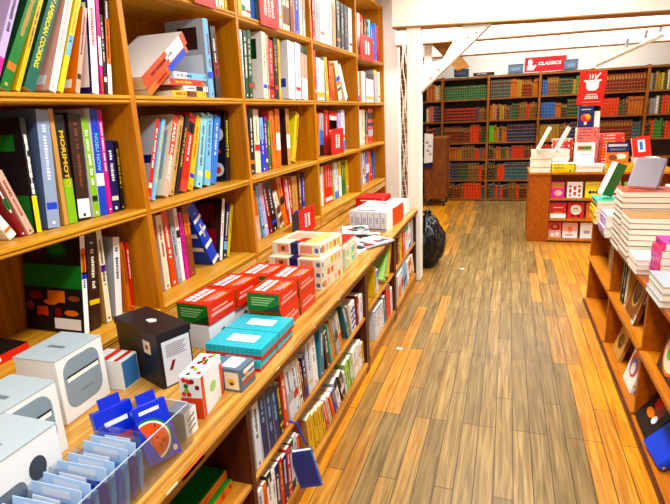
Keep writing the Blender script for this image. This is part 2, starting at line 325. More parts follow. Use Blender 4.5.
SHELVES = [
('r1b0', 'eye-level shelf, nearest tall bay', -1.53, 1.817, [
(1.2411,-27.5,0.0245,0.4084,0.22,'V','b:.05,.28,M'),
(1.2796,-31.1,0.0329,0.4347,0.24,'G','T:LETTERS:Q f:F'),
(1.3338,-28.3,0.0151,0.3597,0.2,'Y'),
(1.3683,-29.7,0.0384,0.44,0.24,'0e6458','T:NEW_AMERICAN_COOKING:y f:F'),
(1.4679,-24.8,0.0282,0.4073,0.22,'W','T:LETTERS:A f:A p:.1,.6,.05,.14,W'),
(1.5056,-25.8,0.0217,0.4057,0.213,'y','b:.35,.55,J T:LETTERS:Q'),
(1.5849,-19.4,0.0206,0.3287,0.2,'A','f:O p:.1,.75,.05,.15,W'),
(1.6691,-8.7,0.034,0.3727,0.21,'W','T:LETTERS:R f:N p:.05,.8,.06,.9,W'),
(1.7146,-7.9,0.0157,0.3654,0.214,'M','b:.0,.2,R b:.3,.6,W'),
(1.7363,-6.9,0.016,0.301,0.203,'K'),
(1.7545,-8.9,0.0224,0.3905,0.212,'D','b:.3,.75,O b:.0,.3,W'),
]),
('r2b0', 'shelf below eye level, nearest tall bay', -1.59, 1.337, [
(1.2522,30.2,0.0319,0.1848,0.184,'W','h'),
(1.2965,18.9,0.0173,0.2086,0.197,'U','b:.5,.7,G h'),
(1.3235,18.2,0.0251,0.2392,0.189,'A','T:LETTERS:H'),
(1.3573,-2.9,0.0214,0.3998,0.2,'K','T:SUSHI:W b:0,.33,y f:K p:.05,.95,.0,.33,G p:.2,.8,.72,.86,G'),
(1.4073,-5.7,0.054,0.4265,0.2,'8ea2c4','f:54688c T:LETTERS:w'),
(1.4833,-2.8,0.0196,0.4295,0.18,'Q','T:LETTERS:Q f:Q'),  # added slim book standing in for a tan board between its neighbours
(1.5038,-2.9,0.0431,0.4075,0.22,'K','b:0,.42,L T:MORIMOTO:Y f:K p:0,1,0,.42,L'),
(1.5542,-5,0.0626,0.4111,0.19,'D','b:.02,.2,W T:LETTERS:H'),
(1.6352,-2.4,0.0331,0.3939,0.213,'L','T:LETTERS:W f:W'),
(1.669,-4.4,0.0423,0.4279,0.208,'B','b:.28,.4,W T:NOBU_NOW:J f:W'),
(1.7187,-3.5,0.0219,0.4239,0.186,'M','T:LETTERS:W'),
(1.7423,-3.6,0.0453,0.2991,0.209,'N','f:N'),
(1.7962,-4.1,0.0205,0.2944,0.185,'K'),
]),
('r3b0', 'lowest shelf, nearest tall bay', -1.62, 0.869, [
(1.5087,-8.8,0.0249,0.4139,0.31,'W','b:.6,.85,O b:.55,.62,B f:K p:0,1,.45,.68,G p:.05,.5,.03,.14,W p:.3,.6,.3,.42,O p:.6,.8,.15,.25,o e:.42,.84,.22,.1,F e:.4,.84,.14,.06,G e:.75,.82,.2,.1,D e:.15,.35,.1,.03,H e:.55,.3,.12,.03,O e:.8,.36,.12,.04,U e:.2,.2,.12,.03,O e:.42,.2,.06,.05,U e:.7,.12,.16,.04,D e:.9,.25,.07,.05,H'),
(1.5441,-8.4,0.057,0.4133,0.185,'D','T:LETTERS:E b:.25,.3,Y'),
(1.636,-3.5,0.0291,0.4101,0.18,'E','b:.55,.62,P f:Q'),
(1.6924,-9.1,0.0392,0.3542,0.211,'W','f:S p:.2,.8,.2,.7,E p:.3,.6,.3,.5,R'),
(1.7739,-1.8,0.0219,0.3235,0.188,'O'),
(1.7964,-4.4,0.0168,0.3188,0.188,'R'),
]),
('r1b1', 'eye-level shelf, second tall bay', -1.53, 1.817, [
(2.5241,-0.9,0.0503,0.3981,0.24,'J','b:.25,.33,B f:S p:.2,.7,.62,.9,D p:.1,.9,.0,.55,w h'),
(2.5887,0,0.0499,0.3681,0.233,'D','b:.3,.5,U'),
]),
('r2b1', 'shelf below eye level, second tall bay', -1.6, 1.337, [
(1.9788,-22.1,0.0264,0.4064,0.22,'R','T:LETTERS:W f:S p:.0,1,.45,.55,N'),
(2.014,-23.6,0.0269,0.4041,0.204,'J','T:LEAGUE_COUNTRY:y'),
(2.1028,-24,0.0414,0.42,0.2,'A','b:.5,1,o T:MAD_HUNGRY:W f:E p:.1,.9,.2,.8,S'),
(2.1603,-24.2,0.0287,0.42,0.194,'Q','f:E'),
(2.2036,-24.7,0.0296,0.42,0.178,'K','T:VINTAGE:Q'),
(2.2476,-24,0.0605,0.42,0.203,'R','T:LETTERS:W b:0,.15,r b:.75,.9,K'),
(2.3166,-23.3,0.0442,0.4127,0.195,'Y','T:LETTERS:o'),
(2.3958,-19.2,0.0568,0.4102,0.204,'j'),
(2.4781,-16,0.057,0.4046,0.202,'J','b:.1,.2,y'),
(2.5394,-18.3,0.0631,0.3952,0.181,'b','T:LETTERS:W f:b'),
(2.7173,-7.5,0.0514,0.4142,0.2,'K','T:MORIMOTO:y f:K e:.28,.16,.22,.1,w e:.25,.15,.1,.05,o e:.3,.42,.22,.08,D e:.3,.42,.14,.04,o e:.25,.66,.2,.1,w e:.3,.66,.1,.05,R e:.3,.9,.2,.06,H'),
]),
('r3b1', 'lowest shelf, second tall bay', -1.63, 0.869, [
(2.0097,-2.4,0.0177,0.3518,0.186,'R'),
(2.0633,0,0.0436,0.3872,0.185,'E','T:LETTERS:U'),
(2.1226,2.2,0.0439,0.3988,0.182,'o'),
(2.1776,1.8,0.0287,0.3165,0.191,'S','f:S'),
(2.2096,0,0.0277,0.3978,0.202,'W','b:.6,.7,K'),
(2.2498,0,0.0303,0.3658,0.18,'M'),
(2.2854,0,0.0516,0.3905,0.204,'H','T:LETTERS:o b:.6,.9,O'),
(2.5267,27.6,0.078,0.4117,0.2,'B','b:.0,.06,W b:.3,.36,W b:.55,.6,W b:.75,.8,W f:B p:.1,.9,.25,.32,W p:.1,.9,.5,.57,W p:.1,.9,.75,.8,W h'),
(2.597,-16.1,0.0305,0.3758,0.28,'W','f:D p:.1,.4,.2,.5,U p:.5,.9,.5,.8,H p:.2,.6,.6,.9,U'),
(2.6376,-18.6,0.0421,0.3358,0.209,'N','b:.15,.3,J'),
(2.6918,-19.5,0.0226,0.3259,0.197,'y'),
]),
('r0b1', 'top shelf, second tall bay', -1.53, 2.287, [
(2.1871,-12.2,0.0516,0.2144,0.191,'K'),
(2.2522,-12.1,0.0475,0.2335,0.197,'R'),
(2.3108,-12,0.0498,0.2514,0.205,'W'),
(2.3722,-11.9,0.0448,0.27,0.182,'B'),
(2.4499,-4.9,0.0632,0.2591,0.215,'O'),
(2.5141,-5,0.0584,0.3058,0.181,'S'),
(2.5763,-4.9,0.0526,0.3272,0.207,'W'),
(2.6422,-3.8,0.0556,0.2912,0.21,'w'),
(2.7112,-3.7,0.0484,0.3104,0.181,'E'),
(2.7732,-3.8,0.025,0.3543,0.208,'Y'),
]),
('r0b2', 'top shelf, third tall bay', -1.53, 2.287, [
(2.9255,-3.9,0.0377,0.264,0.193,'Y'),
(2.9726,-3.6,0.0413,0.2749,0.201,'W','b:.12,.24,G'),
(3.0239,-3.9,0.0572,0.3019,0.18,'W','b:.1,.15,R'),
(3.0976,-3.5,0.0628,0.3077,0.182,'b'),
(3.1917,-3.4,0.0532,0.3192,0.187,'S'),
(3.2567,-3.9,0.0553,0.3383,0.214,'O'),
(3.3245,-3.2,0.0638,0.3796,0.187,'W'),
(3.4237,-4.1,0.0737,0.4122,0.207,'B','f:B'),
(3.5156,-3.7,0.0418,0.4174,0.213,'w'),
(3.5809,-3.7,0.1124,0.4068,0.214,'E','b:.1,.4,H b:.5,.7,Q'),
(3.7152,-3.9,0.0541,0.4155,0.192,'H'),
(3.7805,-3.8,0.0185,0.42,0.193,'A'),
(3.808,-4.1,0.0645,0.4138,0.199,'B'),
(3.8973,-4.2,0.0475,0.4166,0.208,'W'),
(3.9692,-4.4,0.0409,0.4178,0.184,'E'),
]),
('r1b2', 'eye-level shelf, third tall bay', -1.53, 1.817, [
(2.8799,-3.9,0.0394,0.3905,0.197,'W'),
(2.9283,-5.1,0.043,0.3948,0.198,'F'),
(2.9802,-5,0.0444,0.4013,0.2,'F','f:F'),
(3.1812,-4.8,0.0592,0.416,0.2,'E','f:W p:.2,.9,.6,.9,F p:.3,.7,.15,.25,A'),
(3.2479,-4.8,0.0256,0.4067,0.203,'A'),
(3.2821,-3.9,0.0662,0.3798,0.174,'R'),
(3.3597,-4.6,0.0618,0.3982,0.183,'K'),
(3.4331,-4.6,0.0283,0.3991,0.192,'Y'),
(3.6006,-5,0.1176,0.4058,0.2,'W','T:LETTERS:A f:w p:.1,.5,.2,.35,B p:.6,.9,.3,.4,R'),
(3.7393,-5.4,0.0997,0.4085,0.183,'w'),
(3.8599,-4.8,0.1242,0.3995,0.203,'A','b:.85,1,F b:.0,.4,W'),
]),
('r2b2', 'shelf below eye level, third tall bay', -1.6, 1.337, [
(2.9906,-4.6,0.0383,0.4151,0.19,'W','b:.6,1,B'),
(3.039,-5.4,0.0627,0.4151,0.182,'K','T:LETTERS:W'),
(3.1179,-3.4,0.0756,0.4162,0.182,'E','b:.35,.45,R'),
(3.2158,0,0.0613,0.363,0.177,'B','b:.6,1,J'),
(3.278,-3.1,0.0341,0.3674,0.174,'P'),
(3.3195,-4.6,0.0347,0.3442,0.176,'G'),
(3.3818,0,0.0722,0.4055,0.2,'O','f:o p:.2,.5,.05,.18,S'),
(3.4613,-3.7,0.0724,0.4162,0.205,'O','b:.3,.6,W'),
(3.6592,-1.9,0.0635,0.4182,0.2,'Q','b:.3,.55,W f:D p:.2,.8,.6,.9,F p:.2,.7,.2,.4,U'),
(3.75,-21.6,0.0741,0.3993,0.18,'Y','f:y h'),
]),
('r3b2', 'lowest shelf, third tall bay', -1.63, 0.869, [
(3.0512,0,0.04,0.3396,0.205,'y'),
(3.1127,3.4,0.0534,0.3479,0.189,'A','b:.5,1,O'),
(3.2138,10.9,0.0319,0.3822,0.185,'J'),
(3.2467,8.9,0.0507,0.3903,0.179,'V'),
(3.3146,11.2,0.0521,0.3855,0.191,'U'),
(3.3681,10,0.085,0.3845,0.199,'K','T:LETTERS:W'),
(3.5083,20.4,0.0685,0.295,0.187,'E','b:.1,.3,H b:.4,.6,H'),
(3.5782,13.6,0.0713,0.3909,0.185,'O','b:.45,.6,K'),
(3.6497,5.9,0.0379,0.3818,0.173,'R'),
(3.6988,7.6,0.0257,0.3564,0.202,'W'),
(3.7249,4,0.0363,0.3528,0.172,'R'),
(3.774,0,0.1041,0.3614,0.188,'Q','f:Q'),
(3.9025,-2.5,0.0545,0.3641,0.2,'H'),
(3.9794,-3.4,0.0413,0.3612,0.175,'B'),
]),
('r0b3', 'top shelf, fourth tall bay', -1.53, 2.287, [
(4.1767,-4,0.0459,0.4177,0.206,'R'),
(4.2361,-4.3,0.1015,0.4094,0.214,'S','f:w'),
(4.3546,-4.4,0.1068,0.4084,0.203,'W'),
(4.4756,-4.3,0.1125,0.4077,0.208,'W'),
(4.6069,-4.2,0.0624,0.4153,0.184,'w'),
(4.6892,-3.8,0.0917,0.4115,0.196,'Q'),
(4.8199,-2.4,0.1012,0.4129,0.185,'K'),
(4.9488,-3,0.0932,0.4126,0.21,'K'),
(5.0658,-2.2,0.1067,0.413,0.191,'K'),
(5.2025,-2.7,0.1073,0.4118,0.196,'W'),
]),
('r0b4', 'top shelf, farthest tall bay', -1.53, 2.287, [
(5.5239,-2.4,0.0743,0.4145,0.216,'W'),
(5.6348,-2.1,0.0574,0.4115,0.211,'R','b:.3,.5,K'),
(5.6934,-2.1,0.0574,0.3969,0.211,'R','b:.3,.5,K'),
(5.7902,-1.9,0.0897,0.4071,0.215,'D'),
(5.8818,-1.9,0.0897,0.395,0.215,'D'),
(6.0006,-2.3,0.055,0.4164,0.196,'J'),
(6.1059,0.8,0.0741,0.3885,0.198,'B'),
(6.1815,0.8,0.0741,0.3719,0.198,'B'),
(6.2904,0.9,0.0732,0.4176,0.206,'b'),
(6.4487,13.4,0.1118,0.3954,0.197,'R'),
]),
('r1b3', 'eye-level shelf, fourth tall bay', -1.53, 1.817, [
(4.1438,-3.6,0.041,0.3972,0.174,'R'),
(4.2017,-3.7,0.0933,0.3422,0.194,'w','b:.08,.2,Y f:S'),
(4.2969,-3.7,0.0933,0.3297,0.194,'w','b:.08,.2,Y f:S'),
(4.4411,3.5,0.0756,0.3632,0.193,'Y','f:S'),
(4.5407,0,0.0374,0.3402,0.182,'o'),
(4.5911,2.3,0.0844,0.308,0.178,'O','b:0,.3,o'),
(4.7953,16.3,0.1045,0.3483,0.17,'E','b:.5,.62,B b:.4,.48,O b:.25,.32,K f:Q'),
(5.0275,35.2,0.0735,0.3647,0.165,'W'),
]),
('r1b4', 'eye-level shelf, farthest tall bay', -1.53, 1.817, [
(5.4547,-1.6,0.0735,0.3084,0.187,'w','b:0,.2,B'),
(5.5554,-1.4,0.065,0.3141,0.19,'O'),
(5.6355,0,0.1237,0.3172,0.174,'W'),
(5.8268,0,0.0818,0.3215,0.187,'w','b:.8,1,D b:.1,.2,Y'),
(5.9102,0,0.0818,0.3161,0.187,'w','b:.8,1,D b:.1,.2,Y'),
(5.9937,0,0.0818,0.3176,0.187,'w','b:.8,1,D b:.1,.2,Y'),
(6.0771,0,0.0818,0.3112,0.187,'w','b:.8,1,D b:.1,.2,Y'),
(6.2196,3.9,0.0655,0.3679,0.187,'S','b:.9,1,y'),
(6.2864,3.9,0.0655,0.3624,0.187,'S','b:.9,1,y'),
(6.3981,2.4,0.1058,0.354,0.185,'E'),
]),
('r2b3', 'shelf below eye level, fourth tall bay', -1.6, 1.337, [
(4.2957,-7.7,0.0674,0.3776,0.171,'O'),
(4.3839,-6.5,0.1074,0.3756,0.178,'S','b:.25,.6,b b:0,.25,K'),
(4.5177,-5.9,0.1167,0.3998,0.187,'R','f:R'),
(4.6624,-7,0.0705,0.3885,0.2,'R','b:.5,.9,W b:.55,.8,D'),
(4.7343,-7,0.0705,0.3817,0.2,'R','b:.5,.9,W b:.55,.8,D'),
(4.8063,-7,0.0705,0.3804,0.2,'R','b:.5,.9,W b:.55,.8,D'),
(4.9379,-3.4,0.0945,0.3724,0.172,'V'),
(5.0498,-2.2,0.1186,0.3997,0.193,'w','b:0,.25,b b:.3,.4,O'),
]),
('r2b4', 'shelf below eye level, farthest tall bay', -1.6, 1.337, [
(5.6679,-3.6,0.0715,0.402,0.162,'W'),
(5.7416,-3.6,0.0715,0.3912,0.162,'W'),
(5.8384,-2.4,0.0678,0.4006,0.18,'E'),
(5.9076,-2.4,0.0678,0.3969,0.18,'E'),
(6.0119,-2.5,0.0857,0.386,0.17,'F','b:0,.3,O'),
(6.1251,-2.4,0.0739,0.4058,0.184,'R','b:.2,.4,S b:.5,.6,N b:.7,.9,D'),
(6.2006,-2.4,0.0739,0.3986,0.184,'R','b:.2,.4,S b:.5,.6,N b:.7,.9,D'),
(6.276,-2.4,0.0739,0.4017,0.184,'R','b:.2,.4,S b:.5,.6,N b:.7,.9,D'),
]),
('r3b3', 'lowest shelf, fourth tall bay', -1.63, 0.869, [
(4.3609,-4.3,0.0696,0.362,0.173,'w','b:.8,1,L'),
(4.4471,-4.7,0.0504,0.3653,0.183,'W'),
(4.5196,-2.3,0.0297,0.364,0.186,'O'),
(4.5627,-2.9,0.0668,0.3658,0.189,'R','b:.05,.15,W'),
(4.6308,-2.9,0.0668,0.365,0.189,'R','b:.05,.15,W'),
(4.699,-2.9,0.0668,0.357,0.189,'R','b:.05,.15,W'),
(4.7912,-1.8,0.0334,0.3612,0.173,'L'),
(4.8576,2.5,0.0578,0.364,0.189,'w','b:0,.2,b'),
(4.9165,2.5,0.0578,0.3555,0.189,'w','b:0,.2,b'),
(4.996,0,0.0826,0.3615,0.19,'Y','b:0,.6,W'),
(5.1126,1.6,0.0544,0.358,0.184,'G'),
(5.1682,1.6,0.0544,0.3431,0.184,'G'),
(5.2453,0,0.1015,0.3507,0.194,'Y'),
]),
('r3b4', 'lowest shelf, farthest tall bay', -1.63, 0.869, [
(5.8096,0,0.0519,0.3857,0.189,'S'),
(5.8654,0,0.0519,0.3814,0.189,'S'),
(5.9453,2.9,0.058,0.3593,0.192,'W','b:.3,.5,O'),
(6.0243,3.2,0.0604,0.3672,0.177,'V'),
(6.1066,3.9,0.0721,0.3659,0.184,'B','b:.3,.6,W'),
(6.212,7.4,0.0563,0.3651,0.185,'O','b:.3,.6,W'),
(6.3077,13.3,0.0474,0.3743,0.186,'R'),
(6.3572,13.3,0.0474,0.3664,0.186,'R'),
(6.4182,-12,0.0717,0.3319,0.168,'b'),
]),
('l2u', 'upper shelf, near low unit', -0.85, 0.412, [
(1.4585,0,0.0469,0.2744,0.163,'w','T:LETTERS:K'),
(1.5196,2.3,0.048,0.2772,0.156,'N','f:w T:LETTERS:J'),
(1.5773,3,0.0498,0.2652,0.162,'N','f:S T:LETTERS:J'),
(1.6365,4.9,0.0394,0.2588,0.166,'N','f:S T:LETTERS:J'),
(1.681,4.8,0.0352,0.241,0.162,'K'),
(1.7285,3.6,0.0348,0.2613,0.165,'o'),
(1.7895,9.1,0.0571,0.2745,0.145,'w','b:.3,.5,S'),
(1.8479,8.2,0.0493,0.2578,0.149,'w','b:.3,.45,R'),
(1.9063,7.2,0.0286,0.2477,0.157,'E'),
(1.9472,10.2,0.0174,0.2191,0.163,'U'),
(1.9677,6.7,0.0361,0.2279,0.15,'N','b:.3,.5,H'),
(2.0125,3.9,0.0569,0.2966,0.164,'w'),
(2.08,5.8,0.0597,0.292,0.162,'W'),
(2.1613,-4.9,0.0636,0.279,0.145,'T'),
(2.2683,7.2,0.0541,0.2088,0.158,'D'),
(2.3468,13.2,0.0228,0.2426,0.151,'t'),
(2.3706,9.8,0.0379,0.2505,0.146,'O','b:.4,1,Q'),
(2.4464,17.6,0.0562,0.2714,0.148,'S','b:.3,.5,H b:.9,1,G'),
(2.5061,17.4,0.0422,0.2502,0.153,'O','b:.4,1,E'),
(2.6557,24,0.0467,0.2684,0.16,'T','f:T p:.1,.9,.1,.4,H'),
(2.7137,20.4,0.0189,0.2171,0.15,'Q'),
(2.7392,6.3,0.0831,0.1865,0.145,'W','b:.1,.2,B b:.3,.4,B b:.5,.6,B b:.7,.8,B'),
(2.8499,-3.4,0.0351,0.191,0.157,'U'),
(2.9081,0,0.0807,0.1671,0.155,'W'),
]),
('l2l', 'bottom shelf, near low unit', -0.85, 0.087, [
(1.9776,7.7,0.0633,0.225,0.161,'Y','f:Q'),
(2.0602,12.4,0.0461,0.2101,0.151,'Y'),
(2.1172,12.6,0.0481,0.1995,0.17,'Y'),
(2.1766,14.7,0.0353,0.1914,0.144,'Y'),
(2.2228,17.2,0.0288,0.1812,0.156,'R'),
(2.2707,19.7,0.0338,0.1895,0.152,'E'),
(2.3202,18.5,0.0399,0.1685,0.156,'o'),
(2.3714,18.5,0.0317,0.1753,0.147,'B'),
(2.4244,20.6,0.0489,0.2065,0.168,'W','b:.7,1,K'),
(2.4981,17.8,0.061,0.1975,0.155,'D','b:.3,.5,W'),
(2.5754,16.5,0.0237,0.1715,0.145,'W'),
(2.6156,15.9,0.0568,0.2061,0.162,'l'),
(2.6883,14.4,0.0456,0.2028,0.147,'L','b:.2,.6,W'),
(2.7599,10.8,0.0894,0.2044,0.16,'W','b:.4,.5,A'),
(2.8698,8.6,0.0634,0.1996,0.154,'W','b:.5,.6,Y'),
(2.9472,9.5,0.0422,0.1639,0.161,'Y'),
]),
('l3u', 'upper shelf, far low unit', -0.85, 0.432, [
(3.3165,-2,0.0427,0.2153,0.156,'Y'),
(3.3817,3,0.0497,0.1781,0.167,'w','b:.7,1,b'),
(3.5874,-40.2,0.0662,0.2728,0.2,'L','f:l'),
(3.7192,-29.2,0.0574,0.2663,0.155,'Y'),
]),
('l4u', 'upper shelf, last low unit', -0.85, 0.432, [
(4.1389,0,0.0666,0.2349,0.148,'H'),
(4.2276,1.7,0.0866,0.2404,0.161,'Y'),
(4.3515,4.5,0.1048,0.2415,0.16,'R'),
(4.5018,5.4,0.121,0.2648,0.172,'w','b:.5,.7,A b:.75,.95,t'),
(4.6614,7.2,0.1073,0.2637,0.172,'W','b:.3,.5,A b:0,.15,b'),
(4.8031,3.5,0.0973,0.2696,0.162,'S'),
]),
('l3l', 'bottom shelf, far low unit', -0.85, 0.106, [
(3.2978,1.7,0.0467,0.2238,0.154,'w','b:.92,1,b'),
(3.3622,6.1,0.0459,0.2246,0.17,'W','b:.92,1,b'),
(3.4212,9.2,0.0473,0.2245,0.144,'w','b:.92,1,b'),
(3.4771,10.4,0.049,0.22,0.147,'W','b:.92,1,b'),
(3.5402,7.8,0.0461,0.216,0.16,'w'),
(3.6029,8.6,0.0531,0.2294,0.162,'T'),
(3.6739,3.5,0.0703,0.2635,0.148,'R','b:.2,.8,r'),
(3.7457,3.5,0.0703,0.262,0.148,'R','b:.2,.8,r'),
(3.8379,6,0.0612,0.2109,0.162,'W'),
]),
('l4l', 'bottom shelf, last low unit', -0.85, 0.106, [
(4.1616,10,0.0999,0.221,0.155,'W','b:.0,.5,O'),
(4.2974,14,0.0953,0.2322,0.156,'w','b:.2,.6,R'),
(4.4394,17.1,0.1179,0.254,0.151,'J','b:.2,.4,N'),
(4.6002,20.4,0.0751,0.2519,0.152,'W'),
(4.706,17.9,0.12,0.2193,0.172,'O','b:.3,.5,W'),
(4.8765,28.9,0.0724,0.2223,0.155,'E'),
]),
]

def thick_word(t): return 'slim' if t < .03 else 'thick' if t > .075 else 'mid-width'
SEED = 100
def fill_shelves():
    global SEED
    for key, phrase, X, Z, items in SHELVES:
        full = []
        for it in items:
            opts = it[6].split() if len(it) > 6 else []
            nm = NAMES.get(it[5]) or {'0e6458': 'teal green', '8ea2c4': 'silver blue'}[it[5]]
            n = 1
            full.append((it, opts, nm))
        cnt = {}
        for k, (it, opts, nm) in enumerate(full):
            a = full[k-1][2] if k else None
            z = full[k+1][2] if k+1 < len(full) else None
            lean = it[1]
            st = 'leaning ' if abs(lean) > 13 else ''
            base = '%s %s%s book' % (thick_word(it[2]), st, nm)
            cnt.setdefault(base, []).append(k)
        for k, (it, opts, nm) in enumerate(full):
            Y, lean, t, h, d, cv = it[:6]
            st = 'leaning ' if abs(lean) > 13 else ''
            base = '%s %s%s book' % (thick_word(t), st, nm)
            if len(cnt[base]) == 1: lab = base+' on '+phrase
            else:
                i = cnt[base].index(k)
                lab = ORD[i]+' '+base+' along '+phrase
            SEED += 1
            o = book(t, h, d, cv, opts, seed=SEED)
            stand(o, (X, Y, Z), t, lean)
            tag(o, lab, 'book', 'books on the '+phrase)
fill_shelves()
# ------------------------------------------------------------------ room shell
b = MB(); b.box(-2.6, 4.2, -2.2, 10.6, -.1, 0, floor_mat()); struct(b.build('floor'))
b = MB(); b.box(-2.6, 4.2, -2.2, 10.6, 3.1, 3.2, CEIL); struct(b.build('ceiling'))
b = MB(); b.box(-2.15, -2.0, -2.2, 10.6, 0, 3.1, WHITE); struct(b.build('wall_left'))
b = MB(); b.box(3.6, 3.75, -2.2, 10.6, 0, 3.1, WHITE); struct(b.build('wall_right'))
b = MB(); b.box(-2.6, 4.2, 10.3, 10.45, 0, 3.1, WHITE); struct(b.build('wall_back'))
b = MB(); b.box(-2.6, 4.2, -2.2, -2.05, 0, 3.1, WHITE); struct(b.build('wall_front'))
b = MB(); b.box(-1.95, -1.325, 6.62, 6.75, 0, 3.1, WHITE); struct(b.build('wall_pier'))
b = MB(); b.box(-1.95, -1.17, 7.0, 7.12, 0, 3.1, brick_mat()); struct(b.build('wall_brick'))
# big painted beam: cream faces, bare wood underside; its left end stands over the post
def beam(name, x0, x1, y0, y1, zl, zr, ztop, m, edge):
    b = MB(); e = .012
    def slab(a0, a1, mm):
        v = [(x0, y0, a0(0)), (x1, y0, a0(1)), (x1, y1, a0(1)), (x0, y1, a0(0)), (x0, y0, a1(0)), (x1, y0, a1(1)), (x1, y1, a1(1)), (x0, y1, a1(0))]
        for fc in ((3, 2, 1, 0), (4, 5, 6, 7), (0, 1, 5, 4), (1, 2, 6, 5), (2, 3, 7, 6), (3, 0, 4, 7)): b.poly([v[i] for i in fc], mm)
    lo = lambda s: zl+(zr-zl)*s
    slab(lambda s: lo(s)+e, lambda s: ztop, m); slab(lo, lambda s: lo(s)+e, edge)
    return struct(b.build(name, fix=False))
beam('trim_1', -1.05, 3.6, 5.0, 5.2, 2.44, 2.28, 3.1, BEAMPAINT, RAWWOOD)
for i, (y, zl, zr) in enumerate(((6.35, 2.44, 2.40), (8.0, 2.43, 2.40))):
    beam('trim_%d' % (i+2), -1.3, 3.6, y, y+.14, zl, zr, 3.1, CEIL, RAWWOOD)
# post, knee brace and the plates of the brace
b = MB(); b.box(-.925, -.797, 5.02, 5.17, 0, 2.45, POSTPAINT); struct(b.build('trim_5', bevel=.008))
b = MB(); b.prism([(-.797, 1.86), (-.797, 2.1), (-.60, 2.14), (-.42, 2.42), (-.17, 2.41)], 'y', 5.05, 5.17, POSTPAINT); struct(b.build('trim_6', bevel=.006, fix=True))
brace = bpy.data.objects['trim_6']
for x, z in ((-.69, 2.0), (-.62, 2.07), (-.36, 2.32), (-.3, 2.36)):
    b = MB(); b.prism([(x+u, z+w) for u, w in ellipse(0, 0, .014, .014, 10)], 'y', 5.03, 5.052, POSTPAINT); b.build('bolt', brace, fix=True)
b = MB(); b.prism([(-.95, 2.50), (-.80, 2.60), (-.46, 2.17), (-.60, 2.13)], 'y', 6.52, 6.6, RAWWOOD); struct(b.build('trim_7', fix=True))
b = MB(); b.box(-.98, -.9, 6.5, 6.58, 2.2, 3.1, POSTPAINT); struct(b.build('trim_8'))

# ------------------------------------------------------------------ tall bookcase on the left
YS = [.90, 1.86, 2.845, 4.065, 5.37, 6.58]
T = .032
tall = empty('tall_bookcase', (-1.7, 3.7, .0))
tag(tall, 'tall honey oak bookcase along the left wall, standing behind the counter', 'bookcase')
def part(o, root):
    o.parent = root; o.matrix_parent_inverse = root.matrix_basis.inverted(); return o
for y in YS: part(onebox('upright', -1.95, -1.5, y-T/2, y+T/2, .0, 2.93, WOOD_V, bevel=.002), tall)
for r, z in enumerate((.865, 1.335, 1.815, 2.285)):
    for a, c in zip(YS, YS[1:]):
        b = MB(); w = .034
        prof = [(-1.95, z-w), (-1.512, z-w), (-1.503, z-w+.006), (-1.503, z-w+.012), (-1.507, z-w+.015), (-1.507, z-w+.018), (-1.498, z-w+.021), (-1.498, z-.004), (-1.503, z), (-1.95, z)]
        b.prism(prof, 'y', a+T/2, c-T/2, WOOD_H); part(b.build('shelf'), tall)
for a, c in zip(YS, YS[1:]): part(onebox('top_board', -1.95, -1.5, a+T/2, c-T/2, 2.9, 2.93, WOOD_H), tall)
part(onebox('back_panel', -1.97, -1.95, YS[0]-.016, YS[-1]+.016, .0, 2.93, WOOD_B), tall)
for a, c in zip(YS, YS[1:]): part(onebox('plinth', -1.52, -1.503, a+T/2, c-T/2, .765, .83, COUNTER), tall)

# ------------------------------------------------------------------ low unit and the counter on it
low = empty('low_bookcase', (-1.15, 3.0, 0))
tag(low, 'long low oak shelving unit under the worn counter, open to the aisle', 'bookcase')
LY = [-.2, 1.40, 3.03, 3.94, 4.96]
for i, y in enumerate(LY):
    w = .07 if i in (2, 3) else .03
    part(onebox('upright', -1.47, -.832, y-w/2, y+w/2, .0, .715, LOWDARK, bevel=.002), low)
for i, (a, c) in enumerate(zip(LY, LY[1:])):
    wa, wc = (.035 if i in (2, 3) else .015), (.035 if i in (1, 2) else .015)
    z = .41 if i < 2 else .43
    part(onebox('shelf', -1.46, -.835, a+wa, c-wc, z-.018, z, LOWWOOD, bevel=.003), low)
    z = .085 if i < 2 else .104
    part(onebox('bottom_board', -1.46, -.825, a+wa, c-wc, z-.03, z, LOWWOOD, bevel=.003), low)
    part(onebox('kick_board', -.85, -.835, a+wa, c-wc, 0, z-.03, LOWWOOD), low)
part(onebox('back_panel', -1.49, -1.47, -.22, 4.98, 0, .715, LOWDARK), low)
b = MB(); b.prism([(-1.4985, .715), (-.845, .715), (-.828, .722), (-.822, .735), (-.824, .752), (-.834, .76), (-1.4985, .76)], 'y', -.3, 5.0, COUNTER)
ct = b.build('counter_top', bevel=.002)
tag(ct, 'worn oak counter top with chipped pale front edge above the low shelving', 'counter')
b = MB()
for y, a, c in ((.93, .05, .01), (1.63, .03, .008), (2.05, .02, .006), (2.42, .03, .007), (3.2, .03, .008)):
    b.box(-.824, -.8215, y, y+a, .738, .738+c, mat('e8d8b8', .6))
b.box(-.824, -.8212, 1.0, 1.11, .73, .745, mat('e05040', .6))
part_ = b.build('worn_chip', ct)
b = MB(); b.box(-.824, -.8212, -.3, 5.0, .7155, .741, LOWWOOD_D); b.build('edge_strip', ct); part_['kind'] = 'stuff'

# two flat green books in the dark cubby
for i, (z, dx) in enumerate(((.412, 0), (.449, .02))):
    o = book(.034, .34, .27, 'O', ['f:G', 'p:.1,.9,.1,.9,F'], seed=900+i)
    lay(o, .034, .34, .27, -1.03-dx, 1.18, z, 0)
    tag(o, ['lower', 'upper'][i]+' of two flat green books with orange edges in the dark cubby', 'book', 'flat green books in the cubby')
